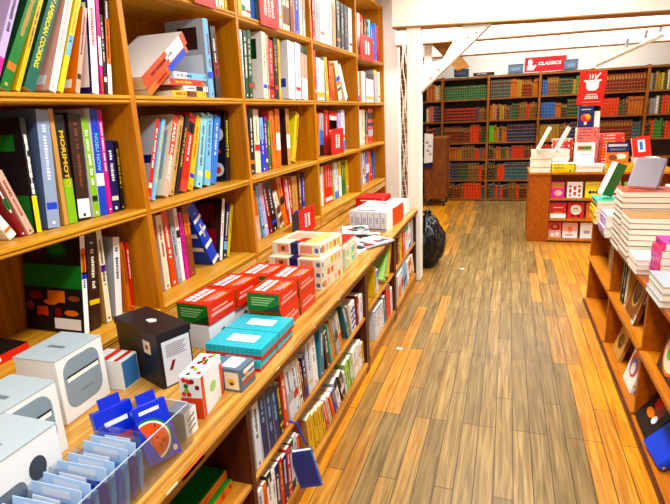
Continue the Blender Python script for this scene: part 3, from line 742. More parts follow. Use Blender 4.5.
# bottom shelf near end of the low unit, books in a tight row
seq = [('w', .05), ('O', .03), ('K', .045), ('W', .03), ('N', .04), ('R', .03), ('N', .045), ('R', .035), ('K', .04), ('w', .035), ('R', .03)]
y = 1.425
cnt = {}
for i, (k, t) in enumerate(seq):
    h = rnd.uniform(.22, .26); o = book(t, h, .17, k, ['b:.2,.8,W'] if k == 'K' else [], seed=930+i)
    stand(o, (-.845, y, .087), t, 0); y += t+.001
    cnt[k] = cnt.get(k, 0)+1
    tag(o, '%s %s book in the tight row by the dark cubby, bottom shelf' % (ORD[cnt[k]-1], NAMES[k]), 'book', 'books on the bottom shelf, by the cubby')
o = book(.026, .18, .105, '5068b8', ['f:34449a', 'p:.08,.92,.08,.92,2a3684', 'h'], seed=960)
o.matrix_basis = Matrix.Translation((-.715, 1.77, .121)) @ Matrix.Rotation(math.radians(-14), 4, 'Y') @ Matrix.Rotation(math.radians(8), 4, 'Z')
tag(o, 'blue hardback pulled out of the bottom shelf and jutting into the aisle', 'book')
b = MB(); pts = [(-.88, 1.78, .415), (-.84, 1.78, .4145), (-.822, 1.785, .405), (-.81, 1.79, .36), (-.80, 1.80, .315), (-.795, 1.812, .287)]
b.tube(pts, .004, C('B')); tag(b.build('ribbon', smooth=True), 'thin blue ribbon hanging from the shelf above the pulled-out book', 'ribbon')

# cookbooks lying in a heap in the second bay
heap = [(.030, .30, .22, 'Y', ['b:.3,.6,H'], 2.34, 1.8165, 'yellow'), (.024, .22, .2, 'W', ['b:.2,.5,K'], 2.40, 1.8472, 'white'), (.030, .29, .22, 'r', [], 2.33, 1.8718, 'pinkish red'), (.032, .30, .22, 'J', ['b:.6,.95,W'], 2.36, 1.9024, 'light blue')]
for i, (t, h, d, k, op, cy, z, nm) in enumerate(heap):
    o = book(t, h, d, k, op, seed=970+i, hard=False)
    lay(o, t, h, d, -1.535-d/2, cy, z, 0)
    tag(o, '%s book lying flat in the heap, eye-level shelf of second tall bay' % nm, 'book', 'heap of cookbooks, second bay')
def tipped(o, X, Y, Z, ang):
    """book lying on its board with the spine to the aisle, its far end raised by ang degrees"""
    a = math.radians(ang); x = Vector((1, 0, 0)); up = Vector((0, math.cos(a), math.sin(a))); y = Vector((0, -math.sin(a), math.cos(a)))
    h = max(v.co.z for v in o.data.vertices)
    o.matrix_basis = Matrix.Translation(Vector((X, Y, Z))+up*h) @ Matrix((x, y, -up)).transposed().to_4x4(); return o
o = book(.03, .40, .25, 'O', ['b:.05,.5,B', 'b:.55,.8,o'], seed=980); tipped(o, -1.53, 2.022, 1.8175, 33)
tag(o, 'orange and blue book tipped on the heap, second tall bay', 'book', 'heap of cookbooks, second bay')
o = book(.06, .42, .26, 'o', ['f:W', 'b:.1,.45,W', 'b:.5,.9,o'], seed=981); tipped(o, -1.53, 2.004, 1.845, 33)
tag(o, 'thick white book with orange spine tipped on top of the heap', 'book', 'heap of cookbooks, second bay')

# red signs hung on the shelves
def card(label, y0, y1, z0, z1, x, words, rot=0, side=None):
    w = y1-y0; hh = z1-z0
    root = empty('shelf_sign', (x, (y0+y1)/2, z0), math.radians(rot)); tag(root, label, 'sign', 'red signs hung on the tall bookcase')
    b = MB(); b.box(-.002, .002, -w/2, w/2, 0, hh, mat('e62a12', .45)); b.build('sign_panel', root)
    if side:
        b = MB(); b.box(-.002, .002, -w/2-.13, -w/2, 0.01, hh, C('K')); b.build('side_panel', root)
    n = len(words)
    for i, s in enumerate(words):
        yy = (i-(n-1)/2)*w*.2
        if s: lettering(s, w*.19, C('W'), root, (.0032, yy, hh*.52), (0, 0, 1), (0, -1, 0), width=hh*.62, bold=.001)
        else:
            b = MB(); z = hh*.25; qq = random.Random(i)
            while z < hh*.72:
                L = hh*qq.uniform(.03, .07); b.poly([(.0032, yy-w*.06, z), (.0032, yy+w*.06, z), (.0032, yy+w*.06, z+L), (.0032, yy-w*.06, z+L)], C('W')); z += L+hh*.025
            b.build('print_line', root)
card('red sign cut off by the top of the picture, second bay top shelf', 2.395, 2.60, 2.262, 2.52, -1.488, ['', ''])
card('tall red sign with three upright white words, third bay top shelf', 3.13, 3.40, 2.262, 2.55, -1.488, ['GENERAL', 'COOKING', 'DIVERSITY'])
card('small red sign on the top shelf of the farthest tall bay', 5.47, 6.02, 2.25, 2.50, -1.488, ['', ''])
card('red sign in front of red books below eye level, fourth bay', 4.47, 4.84, 1.337, 1.57, -1.515, ['', ''])
card('red sign with a black side on the lowest shelf, third bay', 3.54, 3.88, .80, 1.0, -1.49, ['', ''], 0, True)

# ------------------------------------------------------------------ goods on the counter
CZ = .7605
def carton(name, label, cat, B, rot, w, d, h, m, z=CZ, group=None, faces=None, tilt=0):
    """box whose near right bottom corner is B; w runs to the left of it, d away from the camera"""
    root = empty(name, (B[0], B[1], z), math.radians(rot)); tag(root, label, cat, group)
    b = MB(); b.box(-w, 0, 0, d, 0, h, m, faces); b.build('carton', root, bevel=.0015)
    return root
def patch(root, face, u0, u1, v0, v1, m, w, d, h, name='label', off=.0008, shape=None):
    b = MB()
    def P(u, v):
        return {'front': (-w+u*w, -off, v*h), 'right': (off, u*d, v*h), 'top': (-w+u*w, v*d, h+off)}[face]
    pts = shape or [(u0, v0), (u1, v0), (u1, v1), (u0, v1)]
    b.poly([P(u, v) for u, v in pts], m)
    return b.build(name, root)
GREY = mat('a9b8c0', .45); OFFW = mat('e4e7e8', .4)
WS = dict(w=.168, d=.205, h=.225)
for i, (B, txt) in enumerate((((-1.325, 1.10), 'farthest of three white window cartons, beside the white striped box'), ((-1.225, .80), 'middle of three white window cartons at the near counter end'), ((-1.045, .63), 'nearest white window carton, cut off by the picture corner'))):
    r = carton('window_carton', txt, 'box', B, (2, 0, 0)[i], WS['w'], WS['d'], WS['h'], OFFW, group='white cartons with windows', z=CZ)
    k = WS
    b = MB(); b.box(-k['w']-.001, .001, -.001, k['d']+.001, k['h'], k['h']+.003, GREY); b.build('lid', r)
    if i < 2:
        hexa = rrect(.10, .88, .16, .93, .2)
        patch(r, 'right', 0, 1, 0, 1, mat('8496a4', .25), **k, name='window', shape=hexa)
        patch(r, 'right', .16, .84, .60, .66, C('W'), **k, name='bridge_strip', off=.0016)
        patch(r, 'right', .15, .85, .665, .69, C('K'), **k, name='slot', off=.0018)
        patch(r, 'right', .4, .64, .36, .38, mat('6a7884'), **k, name='mark', off=.0018)
    else:
        patch(r, 'right', .1, .42, .46, .72, mat('6c7683', .3), **k, name='window', shape=rrect(.08, .48, .42, .66, .1))
        patch(r, 'right', .5, .68, .5, .78, mat('3c444e', .3), **k, name='window', shape=ellipse(.66, .66, .12, .14))
        for q in range(3): patch(r, 'right', .5, .9, .2-.05*q, .22-.05*q, mat('9a9ea4'), **k, name='mark', off=.0016)
    patch(r, 'top', .3, .7, .42, .5, mat('6d7a84'), k['w'], k['d'], k['h']+.003, name='mark')
# red and black book lying by the shelf foot
o = book(.035, .30, .16, 'R', ['f:K'], seed=990); lay(o, .035, .30, .16, -1.82, 1.20, .8655, 0)
tag(o, 'black book with red spine lying on the lowest shelf, nearest tall bay', 'book')
# white striped box
r = carton('striped_box', 'small white box with red stripes and blue side, beside black box', 'box', (-1.29, 1.33), 2, .13, .09, .115, OFFW)
patch(r, 'top', .35, .55, .0, 1, C('R'), .13, .09, .115, 'stripe'); patch(r, 'top', .75, .9, .0, 1, C('R'), .13, .09, .115, 'stripe')
patch(r, 'right', .05, .95, .05, .95, mat('3f7fc4'), .13, .09, .115, 'side_panel')
# black box
k = dict(w=.30, d=.135, h=.212)
r = carton('black_box', 'black gift box with white printed side panel, in front of bookcase', 'box', (-1.15, 1.37), -22, k['w'], k['d'], k['h'], mat('17151a', .4))
b = MB(); b.box(-k['w']-.003, .003, -.003, k['d']+.003, k['h']-.022, k['h']+.004, mat('1b181d', .35)); b.build('lid', r)
patch(r, 'front', .66, .82, .58, .82, C('E'), **k); patch(r, 'front', .71, .77, .66, .74, C('U'), **k, off=.0016)
patch(r, 'right', .1, .95, .03, .85, C('w'), **k)
for q in range(7): patch(r, 'right', .2, .82-.04*(q % 3), .76-.035*q, .775-.035*q, mat('8a8088'), **k, name='print_line', off=.0016)
patch(r, 'right', .22, .42, .32, .46, C('U'), **k, name='print_mark', off=.0016, shape=[(.24, .3), (.34, .3), (.46, .47), (.36, .47)])
patch(r, 'right', .66, .84, .1, .2, C('U'), **k, name='print_mark', off=.0016)
patch(r, 'top', .45, .62, .4, .6, mat('d8d4cc'), k['w'], k['d'], k['h']+.0046, name='print_mark', shape=[(.45, .4), (.58, .36), (.63, .5), (.55, .62), (.47, .55)])
# tall fruit printed box
k = dict(w=.075, d=.165, h=.15)
r = carton('fruit_print_box', 'narrow white box printed with fruit above a red base', 'box', (-.90, 1.245), 8, k['w'], k['d'], k['h'], OFFW, faces=dict(bottom=C('o')))
patch(r, 'front', 0, 1, 0, .5, C('o'), **k, name='red_base')
patch(r, 'right', 0, .12, 0, 1, C('o'), **k, name='red_edge'); patch(r, 'right', .86, 1, 0, .8, C('o'), **k, name='red_edge')
q = random.Random(3)
for fc, n in (('front', 9), ('top', 12)):
    for i in range(n):
        u = q.uniform(.12, .88); v = q.uniform(.58, .94) if fc == 'front' else q.uniform(.08, .92)
        patch(r, fc, 0, 0, 0, 0, C(q.choice('RRGrUL')), **k, name='fruit_print', off=.001+.0002*i, shape=ellipse(u, v, .11 if fc == 'front' else .1, .06, 10))
patch(r, 'right', .3, .7, .45, .7, C('l'), **k, name='print_mark', shape=ellipse(.5, .5, .14, .12, 12))
# small grey white packet
k = dict(w=.07, d=.06, h=.088)
r = carton('small_packet', 'small grey and white packet behind the watermelon box', 'box', (-.893, 1.133), -2, k['w'], k['d'], k['h'], mat('8d9096', .4), faces=dict(right=C('W')))
for i in range(3): patch(r, 'right', .2, .8, .2+.22*i, .3+.22*i, C('K'), **k, name='print_mark', shape=[(.2, .18+.22*i), (.8, .3+.22*i), (.8, .36+.22*i), (.2, .24+.22*i)])
# grey blue packet
k = dict(w=.115, d=.10, h=.088)
r = carton('boxed_set', 'grey blue box with cream label beside the cyan boxes', 'box', (-.858, 1.42), -2, k['w'], k['d'], k['h'], mat('5d7486', .4))
patch(r, 'front', .42, .92, .1, .85, C('E'), **k); patch(r, 'front', .56, .74, .3, .55, C('Y'), **k, name='print_mark', off=.0016, shape=ellipse(.66, .42, .12, .16, 12)); patch(r, 'front', .6, .72, .3, .4, C('K'), **k, name='print_mark', off=.002)
patch(r, 'right', .2, .95, .72, .9, C('W'), **k, name='stripe'); patch(r, 'right', .05, .95, .3, .42, C('o'), **k, name='stripe'); patch(r, 'right', .05, .95, .48, .6, mat('b8c8d8'), **k, name='stripe'); patch(r, 'right', .3, .5, .5, .75, C('Y'), **k, name='print_mark', off=.0016)
patch(r, 'top', .3, .8, .15, .85, C('w'), **k, shape=rrect(.25, .8, .12, .88, .1))
# cyan boxes, two stacks of two
CY = mat('27bcd2', .4); CYL = mat('8fe4ee', .5)
for i in range(4):
    lay_, col_ = divmod(i, 2)
    k = dict(w=.245, d=.158, h=.043)
    B = (-.862+.004*lay_, 1.575+.163*col_+.012*lay_)
    r = carton('cyan_box', ['lower near', 'lower far', 'upper near', 'upper far'][i]+' cyan box with red base in the two stacks on the counter', 'box', B, 0 if lay_ else 1, k['w'], k['d'], .043, CY, z=CZ+.0455*lay_, group='cyan boxes')
    patch(r, 'right', 0, 1, .0, .32, C('R'), **k, name='red_base'); patch(r, 'front', 0, 1, 0, .32, C('R'), **k, name='red_base')
    q = random.Random(i)
    b = MB()
    for u in range(12):
        for v in range(8):
            x = -.245+(u+.5)*.245/12+q.uniform(-.004, .004); yy = (v+.5)*.158/8
            b.poly([(x+a, yy+c, .0436) for a, c in ellipse(0, 0, .0028, .0028, 6)], CYL)
        for v in range(2): b.poly([(-.245+(u+.5)*.245/12+a, -.0006, .02+.013*v+c) for a, c in ellipse(0, 0, .0026, .0026, 6)], CYL)
    for u in range(8):
        for v in range(2): b.poly([(.0006, (u+.5)*.158/8+a, .02+.013*v+c) for a, c in ellipse(0, 0, .0026, .0026, 6)], CYL)
    b.build('dot_print', r)
    if lay_: patch(r, 'top', .28, .78, .3, .7, C('W'), .245, .158, .0438, 'label')
# white boxes under the red game boxes
for i in range(2):
    k = dict(w=.15, d=.20, h=.108)
    r = carton('white_box', ['near', 'far'][i]+' white box with small green mark under the red game boxes', 'box', (-1.155, 1.70+.205*i), -4, k['w'], k['d'], k['h'], mat('dfe3e8', .45), group='white boxes under the game boxes')
    patch(r, 'right', .45, .62, .4, .62, C('G'), **k, name='print_mark', shape=ellipse(.5, .5, .08, .1, 10)); patch(r, 'right', .38, .52, .3, .42, C('t'), **k, name='print_mark')
# red game boxes
GR = mat('e23418', .38)
def game(label, B, rot, z):
    k = dict(w=.158, d=.205, h=.092)
    r = carton('game_box', label, 'box', B, rot, k['w'], k['d'], k['h'], GR, z=z, group='red game boxes')
    patch(r, 'front', .0, 1, .05, .95, C('G'), **k, name='end_panel'); patch(r, 'front', .55, 1, .05, .35, C('F'), **k, name='end_triangle', off=.0014, shape=[(.45, .05), (1, .05), (1, .5)])  # darker green triangle laid over the end panel
    for i in range(4): patch(r, 'front', .12, .85-.07*i, .72-.12*i, .77-.12*i, mat('a8d890'), **k, name='print_line', off=.0018)
    patch(r, 'top', .0, 1, .0, 1, mat('e63a22', .4), **k, name='lid_print')
    for u, v, c in ((.62, .0, 'O'), (.72, .05, 'A'), (.82, .1, 'V'), (.9, .2, 'Y')):
        patch(r, 'top', 0, 0, 0, 0, C(c), **k, name='stripe', off=.0014, shape=[(u, .15+v), (u+.05, .15+v), (u+.05, .8), (u, .8)])
    for u0, u1, n in ((.14, .32, 5), (.38, .5, 7)):
        for q_ in range(n):
            a_ = .12+.76*q_/n; patch(r, 'top', u0, u1, a_, a_+.6/n, C('W'), **k, name='print_block', off=.0016)
    patch(r, 'right', .1, .9, .35, .5, mat('f0a090'), **k, name='print_line'); patch(r, 'right', .15, .7, .6, .7, mat('f0a090'), **k, name='print_line')
    return r
game('near red game box with green end, on the white boxes', (-1.15, 1.70), -4, CZ+.109)
game('far red game box on the white boxes, against the bookcase', (-1.135, 1.912), -4, CZ+.109)
game('lower near red game box behind the cyan boxes', (-.925, 1.93), 0, CZ)
game('lower far red game box beside the cream boxes', (-.92, 2.14), 0, CZ)
game('upper near red game box with green end, behind the cyan boxes', (-.93, 1.925), -1, CZ+.0935)
game('upper far red game box beside the cream boxes', (-.922, 2.137), -1, CZ+.0935)
game('red game box between the white boxes and the cream boxes', (-1.10, 2.16), -3, CZ)
game('red game box topmost between white boxes and cream boxes', (-1.10, 2.155), -3, CZ+.0935)
# cream boxes
CRM = mat('e2dcc0', .45)
def cream(label, B, rot, z, w=.33, d=.30, h=.058):
    k = dict(w=w, d=d, h=h)
    r = carton('cream_box', label, 'box', B, rot, w, d, h, CRM, z=z, group='cream kit boxes')
    patch(r, 'front', .12, .36, .15, .85, mat('ec8a70'), **k, name='picture'); patch(r, 'front', .2, .28, .3, .7, C('H'), **k, name='picture', off=.0014)
    patch(r, 'front', .4, .56, .0, 1, C('N'), **k, name='band'); patch(r, 'front', .6, .84, .2, .85, mat('ee9078'), **k, name='picture'); patch(r, 'front', .9, .97, .3, .7, mat('4a68b0'), **k, name='mark')
    patch(r, 'top', .4, .56, .0, .25, C('N'), **k, name='band'); patch(r, 'top', .12, .6, .3, .85, mat('e8ac90'), **k, name='picture'); patch(r, 'top', .62, .9, .1, .9, mat('e2c878'), **k, name='picture'); patch(r, 'top', .45, .62, .15, .45, C('R'), **k, name='picture', off=.0014)
    q = random.Random(int(z*1000))
    for i in range(5): patch(r, 'right', .08+.17*i, .2+.17*i, .2, .8, C(q.choice('AOEY')), **k, name='picture')
    patch(r, 'right', .02, .07, .3, .7, mat('4a68b0'), **k, name='mark')
for i in range(3): cream(['lowest', 'second lowest', 'third lowest'][i]+' cream kit box in the stack of four', (-.94+.002*i, 2.50), -5, CZ+.059*i)
cream('topmost cream kit box with navy band, on the stack of four', (-.965, 2.56), -7, CZ+.059*3, .31, .30, .066)
for i in range(2):
    k = dict(w=.22, d=.26, h=.06)
    r = carton('pale_box', ['lower', 'upper'][i]+' pale green box under the red book past the cream boxes', 'box', (-.93, 2.92), 0, k['w'], k['d'], .06, mat('ccd8b8', .45), z=CZ+.061*i, group='pale green boxes')
    for j in range(4): patch(r, 'right', .08+.22*j, .24+.22*j, .2, .8, C('lEtA'[j]), **k, name='picture')
o = book(.045, .26, .19, 'R', seed=995, hard=True); lay(o, .045, .26, .19, -1.03, 3.03, CZ+.1225, 180)
tag(o, 'red hardback lying on the pale green boxes', 'book')
# magazines
q = random.Random(8)
spots = [(-1.25, 3.42, 0, 10), (-1.02, 3.40, 0, -14), (-1.27, 3.70, 0, 25), (-1.02, 3.72, 0, 8), (-.93, 3.55, 1, -30), (-1.15, 3.55, 2, 40), (-1.12, 3.80, 3, 18), (-1.30, 3.50, 3, -20)]
for i, (x, yy, lv, a) in enumerate(spots):
    root = empty('magazine', (x, yy, CZ+.0125*lv), math.radians(a))
    tag(root, ['glossy magazine at the bookcase side of the loose pile', 'magazine nearest the red hardback in the loose pile', 'magazine at the far inner corner of the pile', 'magazine under others before the small white boxes', 'magazine lying over the counter edge side of the pile', 'crooked magazine in the middle of the pile', 'magazine touching the row of small white boxes', 'topmost magazine in the pile, by the bookcase'][i], 'magazine', 'loose pile of magazines')
    b = MB(); b.box(-.105, .105, -.14, .14, 0, .011, C('w')); b.build('pages', root)
    b = MB(); b.box(-.105, .105, -.14, .14, .011, .012, C('W'))
    for j in range(11):
        cx, cy = q.uniform(-.08, .08), q.uniform(-.11, .11); rx, ry = q.uniform(.02, .05), q.uniform(.012, .05)
        b.poly([(max(-.104, min(.104, cx+u)), max(-.139, min(.139, cy+v)), .0123+.0001*j) for u, v in ellipse(0, 0, rx, ry, 9)], C(q.choice('KKSsGUKKQ')))
    b.build('cover', root)
# little white box books
q = random.Random(4)
n = 0
rows = ['nearest', 'second', 'third']
cols = ['first', 'second', 'third', 'fourth', 'fifth', 'sixth']
for rw in range(3):
    for c in range(6):
        t = .052; X0 = -1.235+.0555*c+.012*rw; Y0 = 4.02+.175*rw-.03*c*.3
        k = ['S', 'R', 'O', 'B', 'W', 'W'][c] if rw == 0 and c < 4 else q.choice('WWWWRO')
        body = OFFW if c >= 2 else C('W')
        root = empty('boxed_booklet', (X0, Y0, CZ), math.radians(-6))
        tag(root, '%s white boxed booklet from the bookcase side, %s row, past the magazines' % (cols[c], rows[rw]), 'booklet', 'small white boxed booklets')
        b = MB(); b.box(.001, t-.001, 0, .165, 0, .155, mat('cfd2d8', .45)); b.build('slipcase', root, bevel=.002)
        b = MB(); b.poly([(.006, -.0007, .05), (.046, -.0007, .05), (.046, -.0007, .12), (.006, -.0007, .12)], C('w'))
        for j, cc in enumerate('RGBO'): b.poly([(.013, -.0012, .06+.014*j), (.038, -.0012, .06+.014*j), (.038, -.0012, .066+.014*j), (.013, -.0012, .066+.014*j)], C(cc))
        b.poly([(.002, -.0007, .008), (.05, -.0007, .008), (.05, -.0007, .016), (.002, -.0007, .016)], C('K'))
        b.build('label', root)
        b = MB(); b.poly([(t+.0007, .004, 0), (t+.0007, .161, 0), (t+.0007, .161, .155), (t+.0007, .004, .155)], C('o' if (c == 5 and rw) else 'W'))
        b.poly([(.002, .03, .1557), (t-.002, .03, .1557), (t-.002, .07, .1557), (.002, .07, .1557)], C(k if k != 'W' else 'S'))
        b.build('sleeve', root)
r = carton('white_cube_box', 'white cube box at the far end of the counter', 'box', (-.89, 4.62), -4, .17, .2, .13, OFFW)
for i in range(3): patch(r, 'front', .2, .8, .25+.2*i, .33+.2*i, mat('c8b8d0'), .17, .2, .13, name='print_line')
k = dict(w=.26, d=.3, h=.045)
r = carton('flat_red_box', 'flat red box lying behind the booklets at far counter end', 'box', (-1.09, 4.60), -4, .26, .3, .165, mat('e0201a', .4))
patch(r, 'front', .2, .8, .82, .88, C('W'), .26, .3, .165, name='print_line')

# clear bin with blue packets
root = empty('display_bin', (-1.0, .9, CZ)); tag(root, 'clear acrylic bin holding blue packets at the near counter end', 'bin')
x0, x1, y0, y1, hh, t = -1.035, -.865, .56, 1.13, .135, .004
for nm, bx in (('wall', (x1-t, x1, y0, y1, 0, hh)), ('wall', (x0, x0+t, y0, y1, 0, hh)), ('wall', (x0+t, x1-t, y0, y0+t, 0, hh)), ('wall', (x0+t, x1-t, y1-t, y1, 0, hh)), ('divider', (x0+t, x1-t, .965, .969, .004, hh)), ('base', (x0+t, x1-t, y0+t, y1-t, 0, .004))):
    b = MB(); b.box(bx[0]+1.0, bx[1]+1.0, bx[2]-.9, bx[3]-.9, bx[4], bx[5], ACRYL); b.build(nm, root, bevel=.001)
b = MB()
for yy in (y0, y1-t): b.box(x0+1.0, x1+1.0, yy-.9, yy-.9+t, hh, hh+.0012, mat('a8b6be', .3))
b.box(x1-t+1.0, x1+1.0, y0-.9, y1-.9, hh, hh+.0012, mat('a8b6be', .3)); b.build('polished_rim', root)
SH = mat('2f6fe0', .18); SH2 = mat('58a8e8', .18); SHD = mat('1a2fae', .2)
for i in range(13):
    yy = .60+.0255*i
    m = [SH2, SH, SH2, SHD][i % 4]
    pk = empty('blue_packet', (-.95+.001*(i % 3), yy, CZ+.006)); pk.rotation_euler = (math.radians(-9-(i % 3)), 0, math.radians((i*37) % 5-2))
    tag(pk, '%s blue foil packet from the near end of the clear bin' % ORD[i], 'packet', 'blue foil packets in the bin')
    b = MB(); w = .072
    prof = [(-.006, 0), (.006, 0), (.0075, .06), (.003, .11), (-.003, .11), (-.0075, .06)]
    b.prism(prof, 'x', -w, w, m); b.build('pouch', pk, bevel=.001)
    b = MB(); b.box(-w, w, -.001, .001, .11, .145, mat('b4d2f4', .2) if i % 3 else ACRYL); b.box(-.04, .04, -.0012, .0012, .118, .136, C('w')); b.build('header_flap', pk)
    b = MB(); b.poly([(-.04, -.0082, .03), (.05, -.0082, .03), (.05, -.0082, .08), (-.04, -.0082, .08)], C('R' if i % 4 == 3 else 'w')); b.build('label', pk)
def slab(name, label, cat, M, w, h, t, m, deco, group):
    root = empty(name); root.matrix_basis = M; tag(root, label, cat, group)
    b = MB(); b.box(-w/2, w/2, 0, t, 0, h, m); b.build('carton', root, bevel=.002)
    b = MB(); b.box(-w*.28, w*.28, t*.3, t*.45, h, h+.03, m); b.build('hang_tab', root)
    for nm, pts, c, off in deco:
        b = MB(); b.poly([(u*w, -off, v*h) for u, v in pts], c); b.build(nm, root)
def face_mat(x, y, z, az, back): return Matrix.Translation((x, y, z)) @ Matrix.Rotation(math.radians(az), 4, 'Z') @ Matrix.Rotation(math.radians(-back), 4, 'X')
BL = mat('1c34d2', .3)
half = lambda r, cx=-.26, cz=.38: [(max(-.46, cx+r*1.1*math.cos(math.radians(a))), max(.04, cz+r*.62*math.sin(math.radians(a)))) for a in range(-75, 118, 12)]
deco = [('picture', half(.60), C('G'), .0008), ('picture', half(.54), C('W'), .0012), ('picture', half(.49), mat('f0501e', .4), .0016)]
for i, (u, v) in enumerate(((-.05, .4), (.05, .52), (.1, .32), (-.02, .6), (.0, .26))): deco.append(('seed_print', ellipse(u, v, .025, .03, 8), C('K'), .002))
deco += [('label', [(-.35, .84), (.25, .84), (.25, .9), (-.35, .9)], C('w'), .0008), ('mark', ellipse(.36, .12, .07, .05, 10), C('E'), .0008)]
slab('fruit_card_box', 'royal blue box with a watermelon slice picture leaning in the bin', 'box', face_mat(-.885, 1.02, CZ+.0155, 62, 24), .098, .168, .024, BL, deco, None)
slab('blue_card_box', 'plain royal blue box behind the watermelon box', 'box', face_mat(-.985, .985, CZ+.0150, 66, 18), .11, .165, .03, BL, [('label', [(-.3, .7), (.3, .7), (.3, .78), (-.3, .78)], C('w'), .0008), ('label', [(-.3, .3), (.3, .3), (.3, .5), (-.3, .5)], C('R'), .0008)], None)

# ------------------------------------------------------------------ display bookcase on the right
rc = empty('island_bookcase', (1.0, 3.0, 0)); tag(rc, 'low cherry wood island bookcase on the right of the aisle', 'bookcase')
RY = [.6, 1.72, 2.83, 3.765, 4.70]
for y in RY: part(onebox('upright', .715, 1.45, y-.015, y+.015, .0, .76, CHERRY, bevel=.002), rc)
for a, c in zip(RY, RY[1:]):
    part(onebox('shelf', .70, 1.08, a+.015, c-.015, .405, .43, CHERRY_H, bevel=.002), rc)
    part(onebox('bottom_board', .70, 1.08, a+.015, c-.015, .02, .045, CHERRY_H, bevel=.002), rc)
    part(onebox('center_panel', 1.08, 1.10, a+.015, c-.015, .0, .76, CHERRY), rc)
part(onebox('front_rail', .69, .70, .585, 4.715, .0, .03, LOWDARK), rc)
part(onebox('top_board', .70, 1.47, .58, 4.72, .76, .785, CHERRY, bevel=.002), rc)
RZ = .786
def stack(name_phrase, x0, y0, z, specs, ang, group, jit=.006, seed=0):
    """specs bottom-up: (t, h, d, colour, opts); x0,y0 = near left corner; ang = way the spines face"""
    r = random.Random(seed); n = len(specs)
    for i, (t, h, d, k, op) in enumerate(specs):
        o = book(t, h, d, k, op, hard='h' in op, seed=seed*50+i, kind='hardback' if 'h' in op else 'paperback')
        w, l = (d, h) if ang in (0, 180) else (h, d)
        lay(o, t, h, d, x0+w/2+r.uniform(-jit, jit), y0+l/2+r.uniform(-jit, jit), z, ang); z += t+.0006
        pos = 'only' if n == 1 else 'bottom' if i == 0 else 'topmost' if i == n-1 else ORD[i]+' lowest'
        tag(o, '%s book in the %s' % (pos, name_phrase), 'book', group)
    return z
zA = stack('tall pile of cream-edged hardbacks with red covers, island bookcase', .685, 3.50, RZ, [(.0335, .235, .30, 'K' if i < 7 else 'o', ['h', 'thin', 'f:'+('D' if i < 7 else 'U' if i < 10 else 'o')]) for i in range(11)], 0, 'tall hardback pile', .004, 21)
stack('hardback pile with orange photo cover before the tallest pile', .685, 3.245, RZ, [(.0325, .235, .32, 'Q' if i == 7 else 'D', ['h', 'thin', 'f:'+('b08048' if i == 7 else 'H')]) for i in range(8)], 0, 'photo-cover hardback pile', .004, 22)
stack('short pile of white paperbacks before the hardbacks', .685, 3.01, RZ, [(.028, .2, .26, 'w', ['f:W', 'p:.3,.7,.3,.6,A']) for i in range(3)], 0, 'white paperback pile', .006, 23)
stack('hot pink pile at the frame edge, island bookcase', .755, 2.80, RZ, [(.037, .19, .27, 'M', ['f:M' if i % 2 else 'f:r']) for i in range(6)], 180, 'pink book pile', .012, 24)
stack('grey pile nearest the camera on the island bookcase', .685, 2.50, RZ, [(.033, .26, .27, 'S', ['f:S', 'h']) for i in range(3)], 0, 'grey book pile', .006, 25)
zG = stack('lavender paperback pile behind the tallest hardbacks', .665, 3.86, RZ, [(.022, .24, .24, 'V', ['f:w']) for i in range(7)], 180, 'lavender paperback pile', .006, 26)
zM = stack('yellow and mint pile at the far end of island bookcase', .665, 4.30, RZ, [(.03, .26, .24, k, ['f:'+k]) for k in 'yyYyOt'], 180, 'yellow and mint pile', .008, 27)
stack('grey paperback pile right of the propped mauve book', 1.03, 3.75, RZ, [(.025, .22, .2, 'S', ['f:w']) for i in range(14)], 0, 'far grey paperback pile', .008, 28)
# lilac book leaning back on the tall pile, on a little stand
o = book(.03, .215, .17, '7a6478', ['f:6a5460', 'p:.06,.94,.05,.95,5c4a54', 'h'], seed=1300)  # cover colours darkened to stand in for a face in shade
o.matrix_basis = Matrix.Translation((.72, 3.60, zA+.026)) @ Matrix.Rotation(math.radians(-28), 4, 'Z') @ Matrix.Translation((.17, 0, 0)) @ Matrix.Rotation(math.radians(-42), 4, 'X') @ Matrix.Translation((0, 0, 0))
tag(o, 'mauve hardback propped back on top of the tall hardback pile', 'book')
b = MB(); b.tube([(.74, 3.69, zA+.003), (.93, 3.60, zA+.003), (.95, 3.71, zA+.003)], .003, C('S')); b.tube([(.84, 3.65, zA+.003), (.90, 3.745, zA+.10)], .003, C('S'))
tag(b.build('book_easel'), 'thin wire easel behind the mauve hardback', 'easel')
# green, white and red book standing on the mint pile
o = book(.055, .26, .13, 'R', ['f:G', 'g:R', 'h'], seed=1301)
o.matrix_basis = Matrix.Translation((.675, 4.40, zM+.002)) @ Matrix.Rotation(math.radians(20), 4, 'Y') @ Matrix.Rotation(math.radians(45), 4, 'Z') @ Matrix.Translation((.13, -.055, 0))
o.location.z += .046
tag(o, 'red and green hardback with white pages standing on the mint book', 'book')
b = MB()
for dx in (0, .075): b.tube([(.79+dx, 4.27, zM+.003), (.80+dx, 4.29, zM+.10), (.815+dx, 4.30, zM+.155), (.825+dx, 4.31, zM+.10), (.84+dx, 4.33, zM+.003)], .004, C('E'))
tag(b.build('wire_stand', smooth=True), 'pale wire book stand beside the red and green hardback', 'stand')
